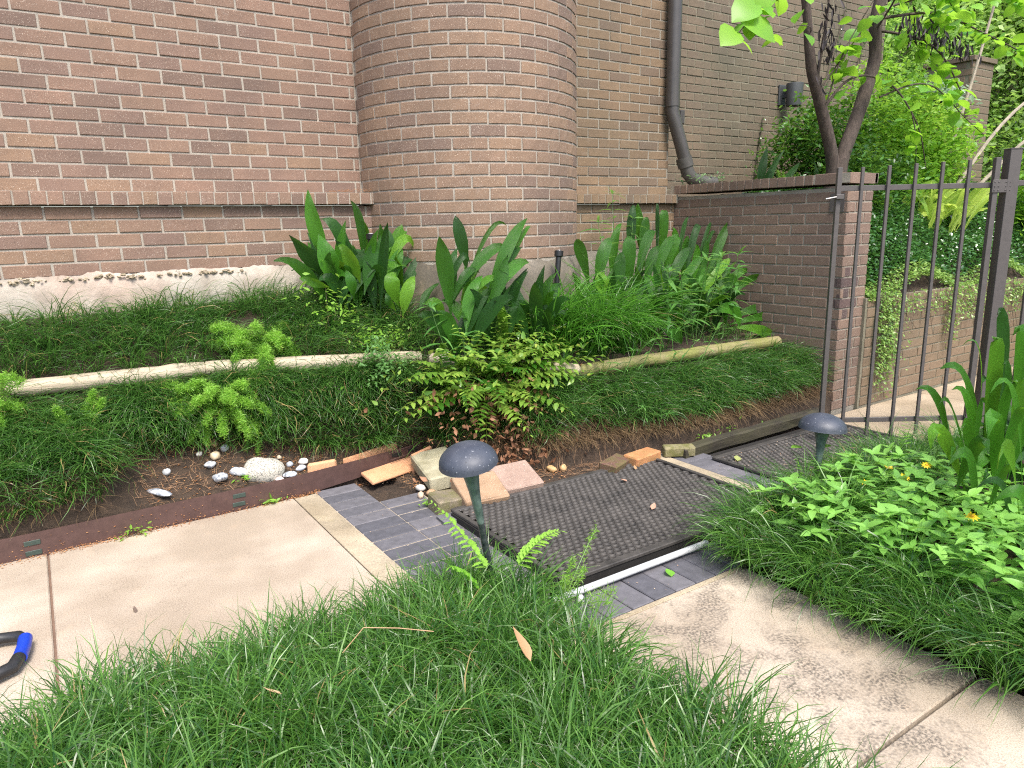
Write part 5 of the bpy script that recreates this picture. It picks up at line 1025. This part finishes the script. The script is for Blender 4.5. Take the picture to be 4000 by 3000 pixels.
# small seedling shrub with fine leaflets
SEED = leaf_mat('seedling_leaf', (.08, .22, .05), (.20, .38, .13), .4, .4, tcol=(.42, .68, .2)); OV = tmpl('ovate', 3, .15, .42, .15)
def leaflet_plant(name, label, c, r, n, sz, mat, base, T=OV, cat='shrub', stems=6, clumps=14, el=(.1, .45), parts='foliage'):
    t = empty(name, base, label, cat); base = np.array(base, float); c = np.array(c, float); r = np.array(r, float)
    cc = rng.normal(0, 1, (clumps, 3)); cc = c + unit(cc) * (rng.random((clumps, 1)) ** .4) * r
    for k_ in range(min(stems, clumps)):
        p = cc[k_]; MB().tube([(0, 0, 0), (p - base) * .5 + rng.normal(0, .02, 3) * np.array([1, 1, .3]) * max(r), p - base], [.006 * max(r) ** .5 + .001, .003 * max(r) ** .5 + .001, .001], 6).build('stem', mt_bark, t, True)
    ci = rng.integers(0, clumps, n); ctint = rng.normal(.5, .22, clumps); P = cc[ci] + rng.normal(0, 1, (n, 3)) * r * .30 * (14 / clumps) ** .33
    scatter(parts, T, P, rng.uniform(0, 2 * PI, n), rng.normal(el[0], el[1], n), rng.normal(0, .5, n), rng.uniform(.7, 1.3, n) * sz, mat, t, ctint[ci] + rng.normal(0, .14, n), org=base)
    return t
mt_bark = plain('twig_bark', (.10, .075, .055), .85, .0, .35, 40, .001)
leaflet_plant('nandina_seedling', 'fine-leaved pale seedling shrub left of the holly fern over the log', (.66, -.86, .57), (.14, .10, .10), 620, .026, SEED, (.70, -.82, .42), cat='seedling')
leaflet_plant('vine_seedling', 'yellow-green climbing weed with lobed leaves in front of the broad leaves', (.50, -.52, .82), (.13, .06, .18), 170, .036, ASF, (.52, -.5, .66), cat='weed', clumps=9)
leaflet_plant('fern_seedling', 'bright small fern-like weed below the broad leaves at the log', (.72, -.68, .68), (.13, .08, .08), 420, .026, ASF, (.72, -.66, .56), cat='weed', clumps=10)
for q, (x, y, s_, lb) in enumerate([(.86, -1.02, .05, 'tiny green weed by the cream block'), (.60, -1.48, .04, 'tuft of bright moss and weed beside the mossy brick stub'), (-.05, -.90, .04, 'small green weed between the stones and the edging'), (2.55, -1.59, .08, 'small clover-like weed at the foot of the bank left of the dark timber'), (2.32, -1.60, .08, 'clover-like weed near the green mossy brick'), (2.75, -1.61, .05, 'small weed high beside the dark timber'), (-.58, -1.005, .05, 'round green weed at the base of the edging'), (.02, -.985, .04, 'little round-leaved weed in the joint below the boulder'), (.15, -.70, .05, 'small weed on the bare soil right of the boulder')]):
    leaflet_plant('weed', lb, (x, y, max(0, float(bank_z(x, y))) + s_ * .5), (s_, s_ * .6, s_ * .35), 26, .026, ASF, (x, y, max(0, float(bank_z(x, y)))), cat='weed', stems=2, clumps=5)
# lime-green wood ferns by the light
WF = leaf_mat('wood_fern', (.20, .46, .05), (.34, .60, .10), .5, .5, tcol=(.55, .9, .12)); WT = tmpl('lance', 10, .1, .30, .1, .28)
t = empty('wood_fern', (.30, -2.50, .10), 'two lime green fern fronds rising beside the nearer mushroom light', 'fern')
frond((.30, -2.50, .16), (.145, -2.36, .425), .05, .062, 15, WT, WF, t, (.30, -2.50, .10), droop=-.05, tri=True); frond((.33, -2.56, .20), (.47, -2.62, .325), .06, .072, 14, WT, WF, t, (.30, -2.50, .10), droop=.05, tri=True); frond((.26, -2.45, .13), (.15, -2.48, .24), .05, .05, 10, WT, WF, t, (.30, -2.50, .10), tri=True)
t = empty('wood_fern', (1.80, -2.55, .08), 'small lime fern and round leaves at the foot of the farther mushroom light', 'fern')
frond((1.82, -2.58, .12), (1.76, -2.55, .28), .0, .045, 9, WT, WF, t, (1.80, -2.55, .08), tri=True); scatter('round_leaves', tmpl('heart', 4, .1, .9, .1), np.array([[1.93, -2.56, .30], [1.96, -2.55, .22], [1.86, -2.50, .30], [1.98, -2.60, .16]]), np.array([.2, .5, 2.8, -.6]), np.array([.1, 0, .1, -.1]), np.zeros(4), np.full(4, .05), WF, t, org=(1.80, -2.55, .08))
t = empty('wood_fern', (2.45, -2.60, .10), 'single small fern frond in the grass before the gate', 'fern'); frond((2.45, -2.62, .15), (2.50, -2.60, .34), .0, .06, 10, WT, WF, t, (2.45, -2.60, .10), tri=True)

# yellow-flowered ground cover
WED = leaf_mat('wedelia_leaf', (.10, .27, .045), (.26, .52, .10), .35, .35, tcol=(.42, .72, .1), objrand=False); WL_ = tmpl('ovate', 6, .22, .46, .22, .05)
def wed_in(x, y): return (x > 1.38 + .05 * np.sin(y * 9)) & (y < -2.66 - .12 * np.clip(x - 2.1, 0, 1)) & (x < 2.42 + .1 * np.sin(y * 5)) & (y > -4.4)
Bw = jitter_grid(1.32, 2.55, -4.4, -2.6, .055, wed_in, .05); P, A, E, Sc, Tn = [], [], [], [], []
for x, y in Bw:
    h = rng.uniform(.13, .24); ph = rng.uniform(0, 6); lean = rng.normal(0, .02, 2); ti = rng.normal(.5, .2)
    for lv in range(3):
        zz = .06 + h * (1 - .36 * lv)
        for k_ in range(4 if lv == 0 else 3): P.append((x + lean[0], y + lean[1], zz)); A.append(ph + k_ * PI / 2 + lv * .8 + rng.normal(0, .2)); E.append(rng.normal(.38 if lv == 0 else .12, .2)); Sc.append(rng.uniform(.045, .08) * (1 if lv else .85)); Tn.append(ti + .12 * (lv == 0) + rng.normal(0, .1))
n = len(P); o = scatter('ground_cover', WL_, np.array(P), np.array(A), np.array(E), rng.normal(0, .25, n), np.array(Sc), WED, None, np.array(Tn)); tag(o, 'light green leafy ground cover with yellow flowers behind the right grass border', 'ground cover')
YEL = plain('petal_yellow', (.85, .60, .02), .5, .0, .1, 60, 0); YC = plain('flower_centre', (.75, .38, .02), .7, .0, .2, 300, .001)
for (x, y, z, s_, lb) in [(1.785, -2.834, .255, .019, 'yellow flower farthest left in the light green ground cover'), (2.013, -2.80, .26, .019, 'small yellow flower at the back edge, in front of the far grass clump'), (1.95, -2.90, .26, .021, 'yellow flower in the middle, between two smaller ones at the back'), (2.11, -2.90, .275, .021, 'yellow flower farthest right at the back of the ground cover'), (1.735, -3.24, .265, .025, 'largest yellow flower nearest the camera at right')]:
    t = empty('yellow_flower', (x, y, z), lb, 'flower', 'yellow flowers on the ground cover'); t.rotation_euler = (rng.normal(.35, .1), rng.normal(-.25, .1), 0)
    for k_ in range(10):
        V, F, tt = tmpl('ovate', 3, .08, .42, .05); o = ob('petal', mesh_np('petal', V * s_, [F], YEL, True, None, tt), t); o.rotation_euler = (0, 0, k_ * PI / 5)
    mb = MB(); mb.lathe([(0, s_ * .22), (s_ * .22, s_ * .16), (s_ * .3, 0)], 10); mb.build('flower_centre', YC, t, True); MB().tube([(0, 0, 0), (0, .01, -.12)], .0013, 5).build('stem', STG, t)
# single fallen leaves
DL = leaf_mat('dry_leaf', (.42, .24, .12), (.56, .38, .22), .2, .6, objrand=True); DL2 = leaf_mat('fallen_green', (.14, .36, .04), (.2, .46, .05), .3, .5); DL3 = leaf_mat('pinkish_leaf', (.45, .24, .16), (.6, .36, .26), .2, .6)
def fallen(p, sz, az, el, label, mat=DL, w=.42, roll=.2):
    V, F, tt = tmpl('ovate', 6, -.18, w, .5); o = ob('fallen_leaf', mesh_np('fallen_leaf', V * sz, [F], mat, True, np.full(len(V), .5), tt)); o.location = p; R = euler_np(np.array([az]), np.array([el]), np.array([roll]))[0]; o.rotation_euler = Matrix(R.tolist()).to_euler(); tag(o, label, 'leaf')
fallen((.045, -3.06, .275), .085, 1.9, .75, 'dry tan leaf caught upright in the foreground grass'); fallen((-.44, -2.75, .21), .05, 2.4, .1, 'thin dry leaf lying on the grass at left', w=.2)
fallen((1.30, -2.18, .045), .055, .6, .02, 'pinkish fallen leaf in the middle of the near rubber mat', DL3); fallen((1.45, -1.86, .045), .035, 2.0, .02, 'small reddish leaf fragment toward the back of the near mat', DL3, .6)
fallen((.985, -2.60, .004), .045, 1.2, .03, 'bright green fallen leaf on the pavers by the white pipe', DL2, .8); fallen((.625, -1.75, .012), .10, .3, .03, 'peach-coloured leaf lying at the left corner of the near mat', DL3, .5)
fallen((2.165, -1.93, .020), .055, .8, .06, 'pale green leaf folded on the left edge of the far mat', leaf_mat('pale_green', (.36, .40, .12), (.45, .50, .2)), .7); fallen((1.60, -1.76, .045), .04, 1.0, .1, 'curled tan leaf beside the dark red brick', DL)
fallen((-.65, -1.72, .003), .038, 1.6, .02, 'small grey-brown leaf on the long pale slab', leaf_mat('grey_leaf', (.16, .12, .10), (.22, .17, .14)), .35); fallen((1.5, -1.68, .01), .06, .2, .1, 'tan curled leaf left of the dark red brick', DL3, .4)
fallen((-.30, -.72, .165), .07, .4, .1, 'brown leaf on the bare soil among pine needles', leaf_mat('brown_leaf', (.30, .15, .08), (.38, .2, .11)), .5)
# dry grass stalks in the near grass
MB().tube([(-.26, -2.66, .20), (-.20, -2.66, .25), (-.12, -2.70, .24), (-.05, -2.76, .235)], .0014, 5).build('dry_stalk', DL); tag(bpy.data.objects['dry_stalk'], 'bent dry stalk lying over the foreground grass', 'stalk')
# ------------------------------------------------------------------ planter tree, shrubs, vines and trees beyond
BARK = None
mt, nt, bs = nmat('bark'); L = nt.links; tc = N(nt, 'ShaderNodeTexCoord'); mp = N(nt, 'ShaderNodeMapping'); mp.inputs['Scale'].default_value = (6, 6, 1.2); L.new(tc.outputs['Object'], mp.inputs[0])
n1 = noise(nt, mp.outputs[0], 7, 7, .7); k = ramp(nt, [(.3, (.028, .020, .016)), (.7, (.10, .075, .060))]); L.new(n1.outputs[0], k.inputs[0]); n2 = noise(nt, wpos(nt), 30, 4, .6); k2 = ramp(nt, [(.62, (0, 0, 0)), (.72, (1, 1, 1))]); L.new(n2.outputs[0], k2.inputs[0])
L.new(mixc(nt, mathn(nt, 'MULTIPLY', k2.outputs[0], .35), k.outputs[0], (.20, .19, .15)), bs.inputs['Base Color']); setin(bs, Roughness=.9); bump(nt, bs, n1.outputs[0], .008, .8); BARK = mt
BARKP = plain('pale_bark', (.34, .29, .23), .85, .0, .3, 12, .004)
RB_ = leaf_mat('big_tree_leaf', (.10, .30, .03), (.26, .52, .05), .5, .4, tcol=(.52, .85, .06), objrand=True)
tr = empty('tree', (4.30, -1.0, 1.44), 'forked dark-barked tree with large bright green leaves behind the garden wall', 'tree'); TB = np.array((4.30, -1.0, 1.44))
def limb(name, pts, rad, parent=tr, org=TB, mat=BARK, n=12, jit=.05):
    pts = np.array(pts, float); 
    # smooth
    for _ in range(2): pts = np.concatenate([[pts[0]], np.stack([.75 * pts[:-1] + .25 * pts[1:], .25 * pts[:-1] + .75 * pts[1:]], 1).reshape(-1, 3), [pts[-1]]])
    rr = np.interp(np.linspace(0, 1, len(pts)), np.linspace(0, 1, len(rad)), rad); MB().tube(pts - org, rr, n, True, jit * .5).build(name, mat, parent, True); return pts
limb('trunk', [(4.29, -1.0, 1.40), (4.30, -1.0, 1.55), (4.31, -1.0, 1.68)], [.085, .075, .068])
limb('limb', [(4.27, -1.0, 1.56), (4.24, -1.0, 1.70), (4.10, -1.0, 1.96), (3.99, -1.0, 2.15), (3.905, -1.0, 2.30), (3.85, -1.0, 2.54), (3.78, -1.0, 2.80), (3.70, -1.05, 3.3)], [.055, .045, .042, .040, .030, .028, .022])
limb('limb', [(4.33, -1.0, 1.55), (4.37, -1.0, 1.72), (4.56, -1.0, 2.08), (4.64, -1.0, 2.28), (4.70, -1.0, 2.42), (4.65, -1.0, 2.64), (4.70, -1.0, 2.85), (4.8, -1.1, 3.5)], [.06, .05, .048, .048, .044, .044, .042, .03])
brs = [([(3.96, -1.02, 2.18), (3.94, -1.05, 2.35), (3.95, -1.08, 2.6), (3.93, -1.1, 2.95)], .014), ([(4.06, -1.03, 2.02), (4.16, -1.08, 2.18), (4.32, -1.12, 2.25), (4.52, -1.15, 2.235), (4.74, -1.16, 2.18), (4.93, -1.18, 2.03), (5.10, -1.18, 1.88), (5.28, -1.15, 1.62)], .010),
       ([(4.62, -1.1, 2.12), (4.86, -1.2, 2.22), (5.15, -1.2, 2.236), (5.40, -1.2, 2.16), (5.67, -1.2, 2.04), (5.95, -1.25, 1.90)], .007), ([(4.66, -1.02, 2.60), (4.85, -1.15, 2.56), (5.08, -1.2, 2.52), (5.34, -1.2, 2.42), (5.55, -1.22, 2.22)], .012),
       ([(4.68, -1.05, 2.68), (4.95, -1.2, 2.72), (5.27, -1.2, 2.74), (5.90, -1.2, 2.68), (6.5, -1.2, 2.62)], .012), ([(3.86, -1.02, 2.50), (3.60, -1.2, 2.46), (3.30, -1.3, 2.41), (3.0, -1.3, 2.30)], .004), ([(3.80, -1.02, 2.70), (3.5, -1.2, 2.62), (3.2, -1.3, 2.56), (2.9, -1.32, 2.43), (2.72, -1.34, 2.27)], .006),
       ([(4.05, -1.05, 2.05), (4.10, -1.1, 2.35), (4.20, -1.15, 2.55), (4.32, -1.2, 2.75)], .006), ([(4.0, -1.03, 2.15), (4.2, -1.1, 2.42), (4.4, -1.1, 2.6), (4.6, -1.15, 2.72)], .006), ([(4.93, -1.18, 2.03), (5.0, -1.2, 1.85), (5.02, -1.2, 1.65), (5.1, -1.2, 1.45)], .005),
       ([(4.70, -1.05, 2.75), (5.0, -1.3, 2.85), (5.4, -1.4, 2.9), (5.9, -1.5, 2.86)], .010), ([(4.72, -1.05, 2.8), (5.0, -1.1, 2.95), (5.5, -1.0, 3.0), (6.1, -.9, 2.9)], .010), ([(4.6, -1.05, 2.6), (4.55, -1.2, 2.75), (4.4, -1.35, 2.85), (4.2, -1.45, 2.9)], .008)]
P, A, E, Sc = [], [], [], []
for q, (pts, r) in enumerate(brs):
    pp = limb('branch', pts, [r, r * .7, r * .35], n=7)
    k_ = {5: 6, 0: 0, 6: 16, 1: 16, 2: 28, 3: 36, 4: 46, 7: 10, 8: 14, 9: 16, 10: 34, 11: 34, 12: 14}[q]
    for i in range(k_):
        u = rng.uniform(.25, 1.0) if q != 1 else rng.uniform(.05, .95); j = min(len(pp) - 2, int(u * (len(pp) - 1))); p = pp[j] + (pp[j + 1] - pp[j]) * rng.random(); P.append(p + rng.normal(0, .035, 3) + [0, 0, -.01]); A.append(rng.uniform(0, 6.3)); E.append(rng.normal(-.25, .3)); Sc.append(rng.uniform(.065, .12))
hm = []
for q in range(5):
    V, F, tt = tmpl('heart', 4, .18 + .2 * rng.random(), .92, .16); hm.append(mesh_np('leaf', V, [F], RB_, True, None, tt))
leaf_parts(tr, hm, np.array(P), np.array(A), np.array(E), rng.normal(0, .35, len(P)), np.array(Sc), TB)
# three big leaves in front of the wall at left
for p, az, sz in [((2.72, -1.33, 2.30), 3.6, .17), ((2.80, -1.33, 2.36), -.9, .20), ((2.88, -1.33, 2.46), 3.3, .19), ((3.02, -1.33, 2.50), 2.6, .18), ((3.05, -1.33, 2.56), 0.2, .18)]:
    o = bpy.data.objects.new('leaf', hm[0]); link(o, tr); o.location = np.array(p) - TB; R = euler_np(np.array([az]), np.array([-.35]), np.array([-.75 if abs(az) > 2 else .75]))[0]; o.rotation_euler = Matrix(R.tolist()).to_euler(); o.scale = (sz,) * 3
POD = leaf_mat('seed_pods', (.012, .010, .012), (.035, .025, .025), .05, .6)
n = 230; u = rng.random(n); c0 = np.array([4.72, -1.18, 2.64]); c1 = np.array([5.55, -1.24, 2.50]); P = c0 + (c1 - c0) * u[:, None] + rng.normal(0, .05, (n, 3)); n2_ = 90; P2 = np.array([3.94, -1.10, 2.50]) + rng.normal(0, 1, (n2_, 3)) * [.045, .03, .14]; P = np.concatenate([P, P2]); n += n2_
scatter('seed_pods', tmpl('lance', 3, .1, .22, .3), P, rng.uniform(0, 6.3, n), rng.normal(-1.25, .25, n), rng.uniform(0, 3, n), rng.uniform(.05, .085, n), POD, tr, org=TB)

# shrubs behind the planter
N1 = leaf_mat('nandina_dark', (.020, .075, .015), (.10, .26, .035), .35, .35, tcol=(.3, .55, .06)); N2 = leaf_mat('nandina_bright', (.10, .28, .03), (.26, .50, .05), .45, .4, tcol=(.5, .8, .08)); N3 = leaf_mat('yellow_green', (.22, .42, .05), (.45, .62, .10), .5, .5, tcol=(.6, .85, .12)); N4 = leaf_mat('green_painted_sheen', (.16, .28, .14), (.45, .55, .42), .3, .4)  # the silvery one has bluish highlights put into its leaf colour
leaflet_plant('nandina_shrub', 'dark green small-leaved shrub against the recessed wall left of the tree', (4.95, -.25, 1.82), (.42, .30, .30), 2600, .050, N1, (4.95, -.2, 1.44), clumps=34, stems=10)
leaflet_plant('nandina_shrub', 'dark green shrub directly behind the forked tree trunk', (5.15, -.45, 1.85), (.50, .32, .42), 4200, .052, N1, (5.2, -.4, 1.44), clumps=44, stems=12)
leaflet_plant('nandina_shrub', 'tall mid-green shrub to the right of the forked tree', (5.85, -.60, 1.95), (.70, .45, .60), 8000, .055, N2, (5.9, -.5, 1.40), clumps=70, stems=14)
leaflet_plant('nandina_shrub', 'shaded low shrub at the end of the garden wall above the ivy', (4.85, -.95, 1.50), (.55, .30, .26), 3800, .045, N1, (4.9, -.9, 1.30), clumps=44, stems=8)
leaflet_plant('shrub', 'yellow-green shrub behind the gate top bars', (6.3, -.45, 1.80), (.45, .45, .60), 6000, .060, N3, (6.7, -.7, 1.3), clumps=70, stems=10)
leaflet_plant('shrub', 'bright shrub at the foot of the far brick pillar', (7.3, -1.35, 1.35), (.70, .50, .60), 6000, .06, N2, (7.3, -1.3, .8), clumps=60, stems=8)
leaflet_plant('camellia', 'shrub with highlight-paled leaves beside the top of the far brick pillar', (6.6, -.50, 2.32), (.30, .22, .20), 1100, .07, N4, (7.0, -.3, 1.4), clumps=40, stems=8)
# ginger-like plant
GIN = leaf_mat('ginger_leaf', (.20, .38, .04), (.55, .68, .12), .5, .35, vein=True, tcol=(.65, .85, .15), objrand=True); gt = empty('ginger_plant', (5.55, -1.05, 1.05), 'yellow-green plant with long arching leaves on the slope behind the gate', 'plant')
for q in range(46):
    B_ = np.array([rng.uniform(5.2, 6.0), rng.uniform(-1.25, -.85), 1.1]); a = rng.normal(-.9, .9); ln = rng.uniform(.35, .6); up_ = rng.uniform(.12, .42); T_ = B_ + [math.cos(a) * ln * .8, math.sin(a) * ln * .6, up_]; M2 = (B_ + T_) / 2 + [0, 0, rng.uniform(.06, .16)]
    V, F, tt = blade_leaf(B_, M2, T_, rng.uniform(.05, .075), 6, jit=.5); ob('leaf', mesh_np('leaf', V, [F], GIN, True, None, tt), gt, B_ - np.array(gt.location))
# ivy on the slope
IVY = leaf_mat('ivy_leaf', (.020, .075, .018), (.075, .20, .045), .2, .24, tcol=(.2, .45, .06), spec=.9); IVB = leaf_mat('ivy_bright', (.10, .24, .05), (.32, .46, .12), .35, .35, tcol=(.5, .7, .15)); IV = tmpl('ovate', 2, .1, .62, .15)
n = 60000; x = 3.83 + rng.random(n) ** 1.4 * 4.2; y = rng.uniform(-1.63, -.55, n); z = hill_z(x, y) + .05 + .07 * np.sin(x * 5 + 1) * np.cos(y * 6) + .16 * np.exp(-((x - 4.5) / .5) ** 2 - ((y + 1.15) / .22) ** 2) + rng.random(n) * .05
lo = y < -1.53; o = scatter('ivy', IV, np.stack([x, y, z], 1)[~lo], rng.uniform(0, 6.3, (~lo).sum()), rng.normal(.1, .45, (~lo).sum()), rng.normal(0, .5, (~lo).sum()), rng.uniform(.024, .042, (~lo).sum()), IVY); tag(o, 'dense dark glossy ivy mound on the slope behind the garden wall end', 'ivy')
o = scatter('ivy', IV, np.stack([x, y, z], 1)[lo], rng.uniform(0, 6.3, lo.sum()), rng.normal(.1, .45, lo.sum()), rng.normal(0, .5, lo.sum()), rng.uniform(.018, .030, lo.sum()), IVB); tag(o, 'small pale ivy leaves covering the top of the low retaining wall', 'ivy')
P = []
for (x0, x1, dp, k_) in [(3.90, 4.14, .74, 1100), (4.82, 4.98, .50, 260), (4.1, 4.9, .22, 260), (5.0, 7.5, .30, 1700), (3.9, 4.3, .70, 150)]:
    u = rng.random(k_); P.append(np.stack([rng.uniform(x0, x1, k_) + .02 * np.sin(u * 14), np.full(k_, -1.627) - rng.random(k_) * .045, .76 - u ** .9 * dp * rng.uniform(.5, 1, k_)], 1))
P = np.concatenate(P); n = len(P); v = empty('hanging_vine', (4.0, -1.625, .74), 'small-leaved vine hanging down the face of the low retaining wall', 'vine')
scatter('leaves', IV, P, rng.normal(-PI / 2, .8, n), rng.normal(-.4, .5, n), rng.normal(0, .5, n), rng.uniform(.018, .030, n), IVB, v, org=(4.0, -1.625, .74))
for q in range(34):
    x = rng.uniform(3.88, 6.5) if q > 12 else rng.uniform(3.9, 4.14); dpth = rng.uniform(.2, .7) if q <= 12 else rng.uniform(.1, .45); MB().tube([(x - 4.0, -.012, .02), (x - 4.0 + rng.normal(0, .03), -.016, -dpth * .5), (x - 4.0 + rng.normal(0, .06), -.014, -dpth)], .0016, 5).build('stem', mt_bark, v)
n = 150; P = np.stack([rng.uniform(3.60, 4.0, n), rng.uniform(-.32, -.06, n), 1.53 + rng.random(n) * .09], 1); v2 = empty('creeping_vine', (3.8, -.2, 1.5), 'round-leaved creeper around the downspout elbow on the wall top', 'vine'); scatter('leaves', IV, P, rng.uniform(0, 6.3, n), rng.normal(.2, .4, n), rng.normal(0, .4, n), rng.uniform(.022, .036, n), leaf_mat('creeper_leaf', (.06, .16, .05), (.22, .36, .16), .3, .3), v2, org=(3.8, -.2, 1.5))
MB().tube([(-.1, .0, .02), (.0, .02, .05), (.12, -.02, .03)], .0015, 5).build('stem', mt_bark, v2)
# thin climbing stems on the recessed wall
for q, (xa, xb, z0, z1, lb) in enumerate([(5.9, 6.35, 1.9, 3.3, 'thin climbing vine with tiny leaves, left one on the recessed wall'), (6.5, 6.75, 2.2, 3.3, 'thin climbing vine with tiny leaves, right one on the recessed wall'), (5.05, 5.15, 1.45, 2.2, 'short thin climber beneath the wall lamp')]):
    v3 = empty('climbing_vine', (xa, .34, z0), lb, 'vine'); MB().tube([(0, -.005, 0), ((xb - xa) * .4, -.008, (z1 - z0) * .5), (xb - xa, -.005, z1 - z0)], .004, 5).build('stem', mt_bark, v3)
    n = 160; u = rng.random(n); P = np.stack([xa + (xb - xa) * u, np.full(n, .325), z0 + (z1 - z0) * u], 1) + rng.normal(0, .012, (n, 3)) * [1, .3, 1]; scatter('leaves', IV, P, rng.uniform(0, 6.3, n), rng.normal(0, .4, n), rng.normal(0, .4, n), np.full(n, .022), IVY, v3, org=(xa, .34, z0))

# trees beyond
def far_tree(label, base, h, crown, cr, n, sz, mat, lean=(0, 0), tr_=.10, bark=BARK, clumps=70):
    t = empty('tree', base, label, 'tree'); b = np.array(base, float); c = np.array(crown, float)
    pts = [b, b + (c - b) * .35 + rng.normal(0, .1, 3) * [1, 1, 0], b + (c - b) * .7 + rng.normal(0, .15, 3) * [1, 1, 0], c]; limb('trunk', pts, [tr_, tr_ * .8, tr_ * .5, tr_ * .2], t, b, bark, 10)
    cc = unit(rng.normal(0, 1, (clumps, 3))) * (rng.random((clumps, 1)) ** .35) * cr + c
    for q in range(9): limb('limb', [pts[1] + (pts[3] - pts[1]) * rng.random(), (cc[q] + c) / 2 + rng.normal(0, .1, 3), cc[q]], [tr_ * .4, tr_ * .2, tr_ * .05], t, b, bark, 7)
    ci = rng.integers(0, clumps, n); ct = rng.normal(.5, .25, clumps); P = cc[ci] + rng.normal(0, 1, (n, 3)) * np.array(cr) * .17
    scatter('crown', DIA, P, rng.uniform(0, 6.3, n), rng.normal(-.1, .45, n), rng.normal(0, .5, n), rng.uniform(.6, 1.3, n) * sz, mat, t, ct[ci] + rng.normal(0, .12, n), smooth=False, org=b)
F1 = leaf_mat('far_leaf_hazed', (.20, .36, .10), (.46, .62, .24), .5, .5, tcol=(.55, .85, .12)); F2 = leaf_mat('far_leaf_yellow_hazed', (.30, .46, .14), (.58, .72, .32), .5, .5, tcol=(.7, .95, .2)); F3 = leaf_mat('far_leaf_soft_hazed', (.20, .33, .14), (.42, .56, .28), .45, .5, tcol=(.45, .7, .15))  # greens paled so the leaf colour itself carries the distance haze
far_tree('leafy light green tree beyond the end of the building wall', (8.6, 1.2, .9), 3, (8.7, 1.2, 3.0), (1.1, 1.0, 1.2), 15000, .085, F1, bark=BARKP)
far_tree('yellow-green tree behind the tall far brick pillar', (10.4, .6, .9), 3, (10.2, .6, 3.6), (1.6, 1.5, 1.5), 20000, .10, F2, bark=BARKP)
far_tree('tall tree at the top right corner', (12.0, -.2, .2), 4, (12.0, -.2, 4.2), (1.9, 1.8, 1.7), 22000, .11, F3, bark=BARKP)
far_tree('low dense tree right of the far brick pillar', (9.6, -.9, .1), 2, (9.7, -.9, 1.8), (1.7, 1.5, 1.5), 18000, .09, F1)
far_tree('broad haze-paled tree far behind the pillar', (14.5, 1.8, .9), 4, (14.5, 1.8, 3.8), (2.6, 2.6, 2.6), 20000, .15, F2)
far_tree('soft green tree in the far right distance', (14.5, -3.8, 0), 4, (14.5, -3.8, 3.0), (2.8, 2.6, 3.0), 18000, .16, F3)
far_tree('distant tree past the corner of the building', (12.5, 5.0, .9), 4, (12.5, 5.0, 4.6), (2.8, 2.6, 2.4), 14000, .15, F1)
leaflet_plant('shrub', 'long-grassed bright shrub behind the fence at the right edge', (6.6, -2.3, .45), (.9, .35, .35), 5000, .06, N2, (6.6, -2.3, 0), clumps=50, stems=6)
leaflet_plant('shrub', 'pale shrub behind the square fence post', (8.3, -2.6, .8), (.9, .6, .8), 7000, .07, N3, (8.3, -2.6, 0), clumps=60, stems=6)
# bare pale branches near the pillar
bb = empty('bare_shrub', (6.6, -1.0, 1.2), 'leafless pale branches crossing in front of the far brick pillar', 'shrub')
for pts in [[(6.3, -.9, 1.5), (6.8, -1.05, 2.15), (7.2, -1.3, 2.45), (7.6, -1.6, 2.75)], [(6.5, -1.0, 1.5), (6.9, -1.25, 2.0), (7.3, -1.6, 2.25), (7.7, -1.95, 2.4)], [(6.2, -.8, 1.5), (6.6, -.8, 2.4), (6.7, -.9, 3.2)]]: limb('branch', pts, [.018, .014, .008], bb, np.array(bb.location), BARKP, 7)
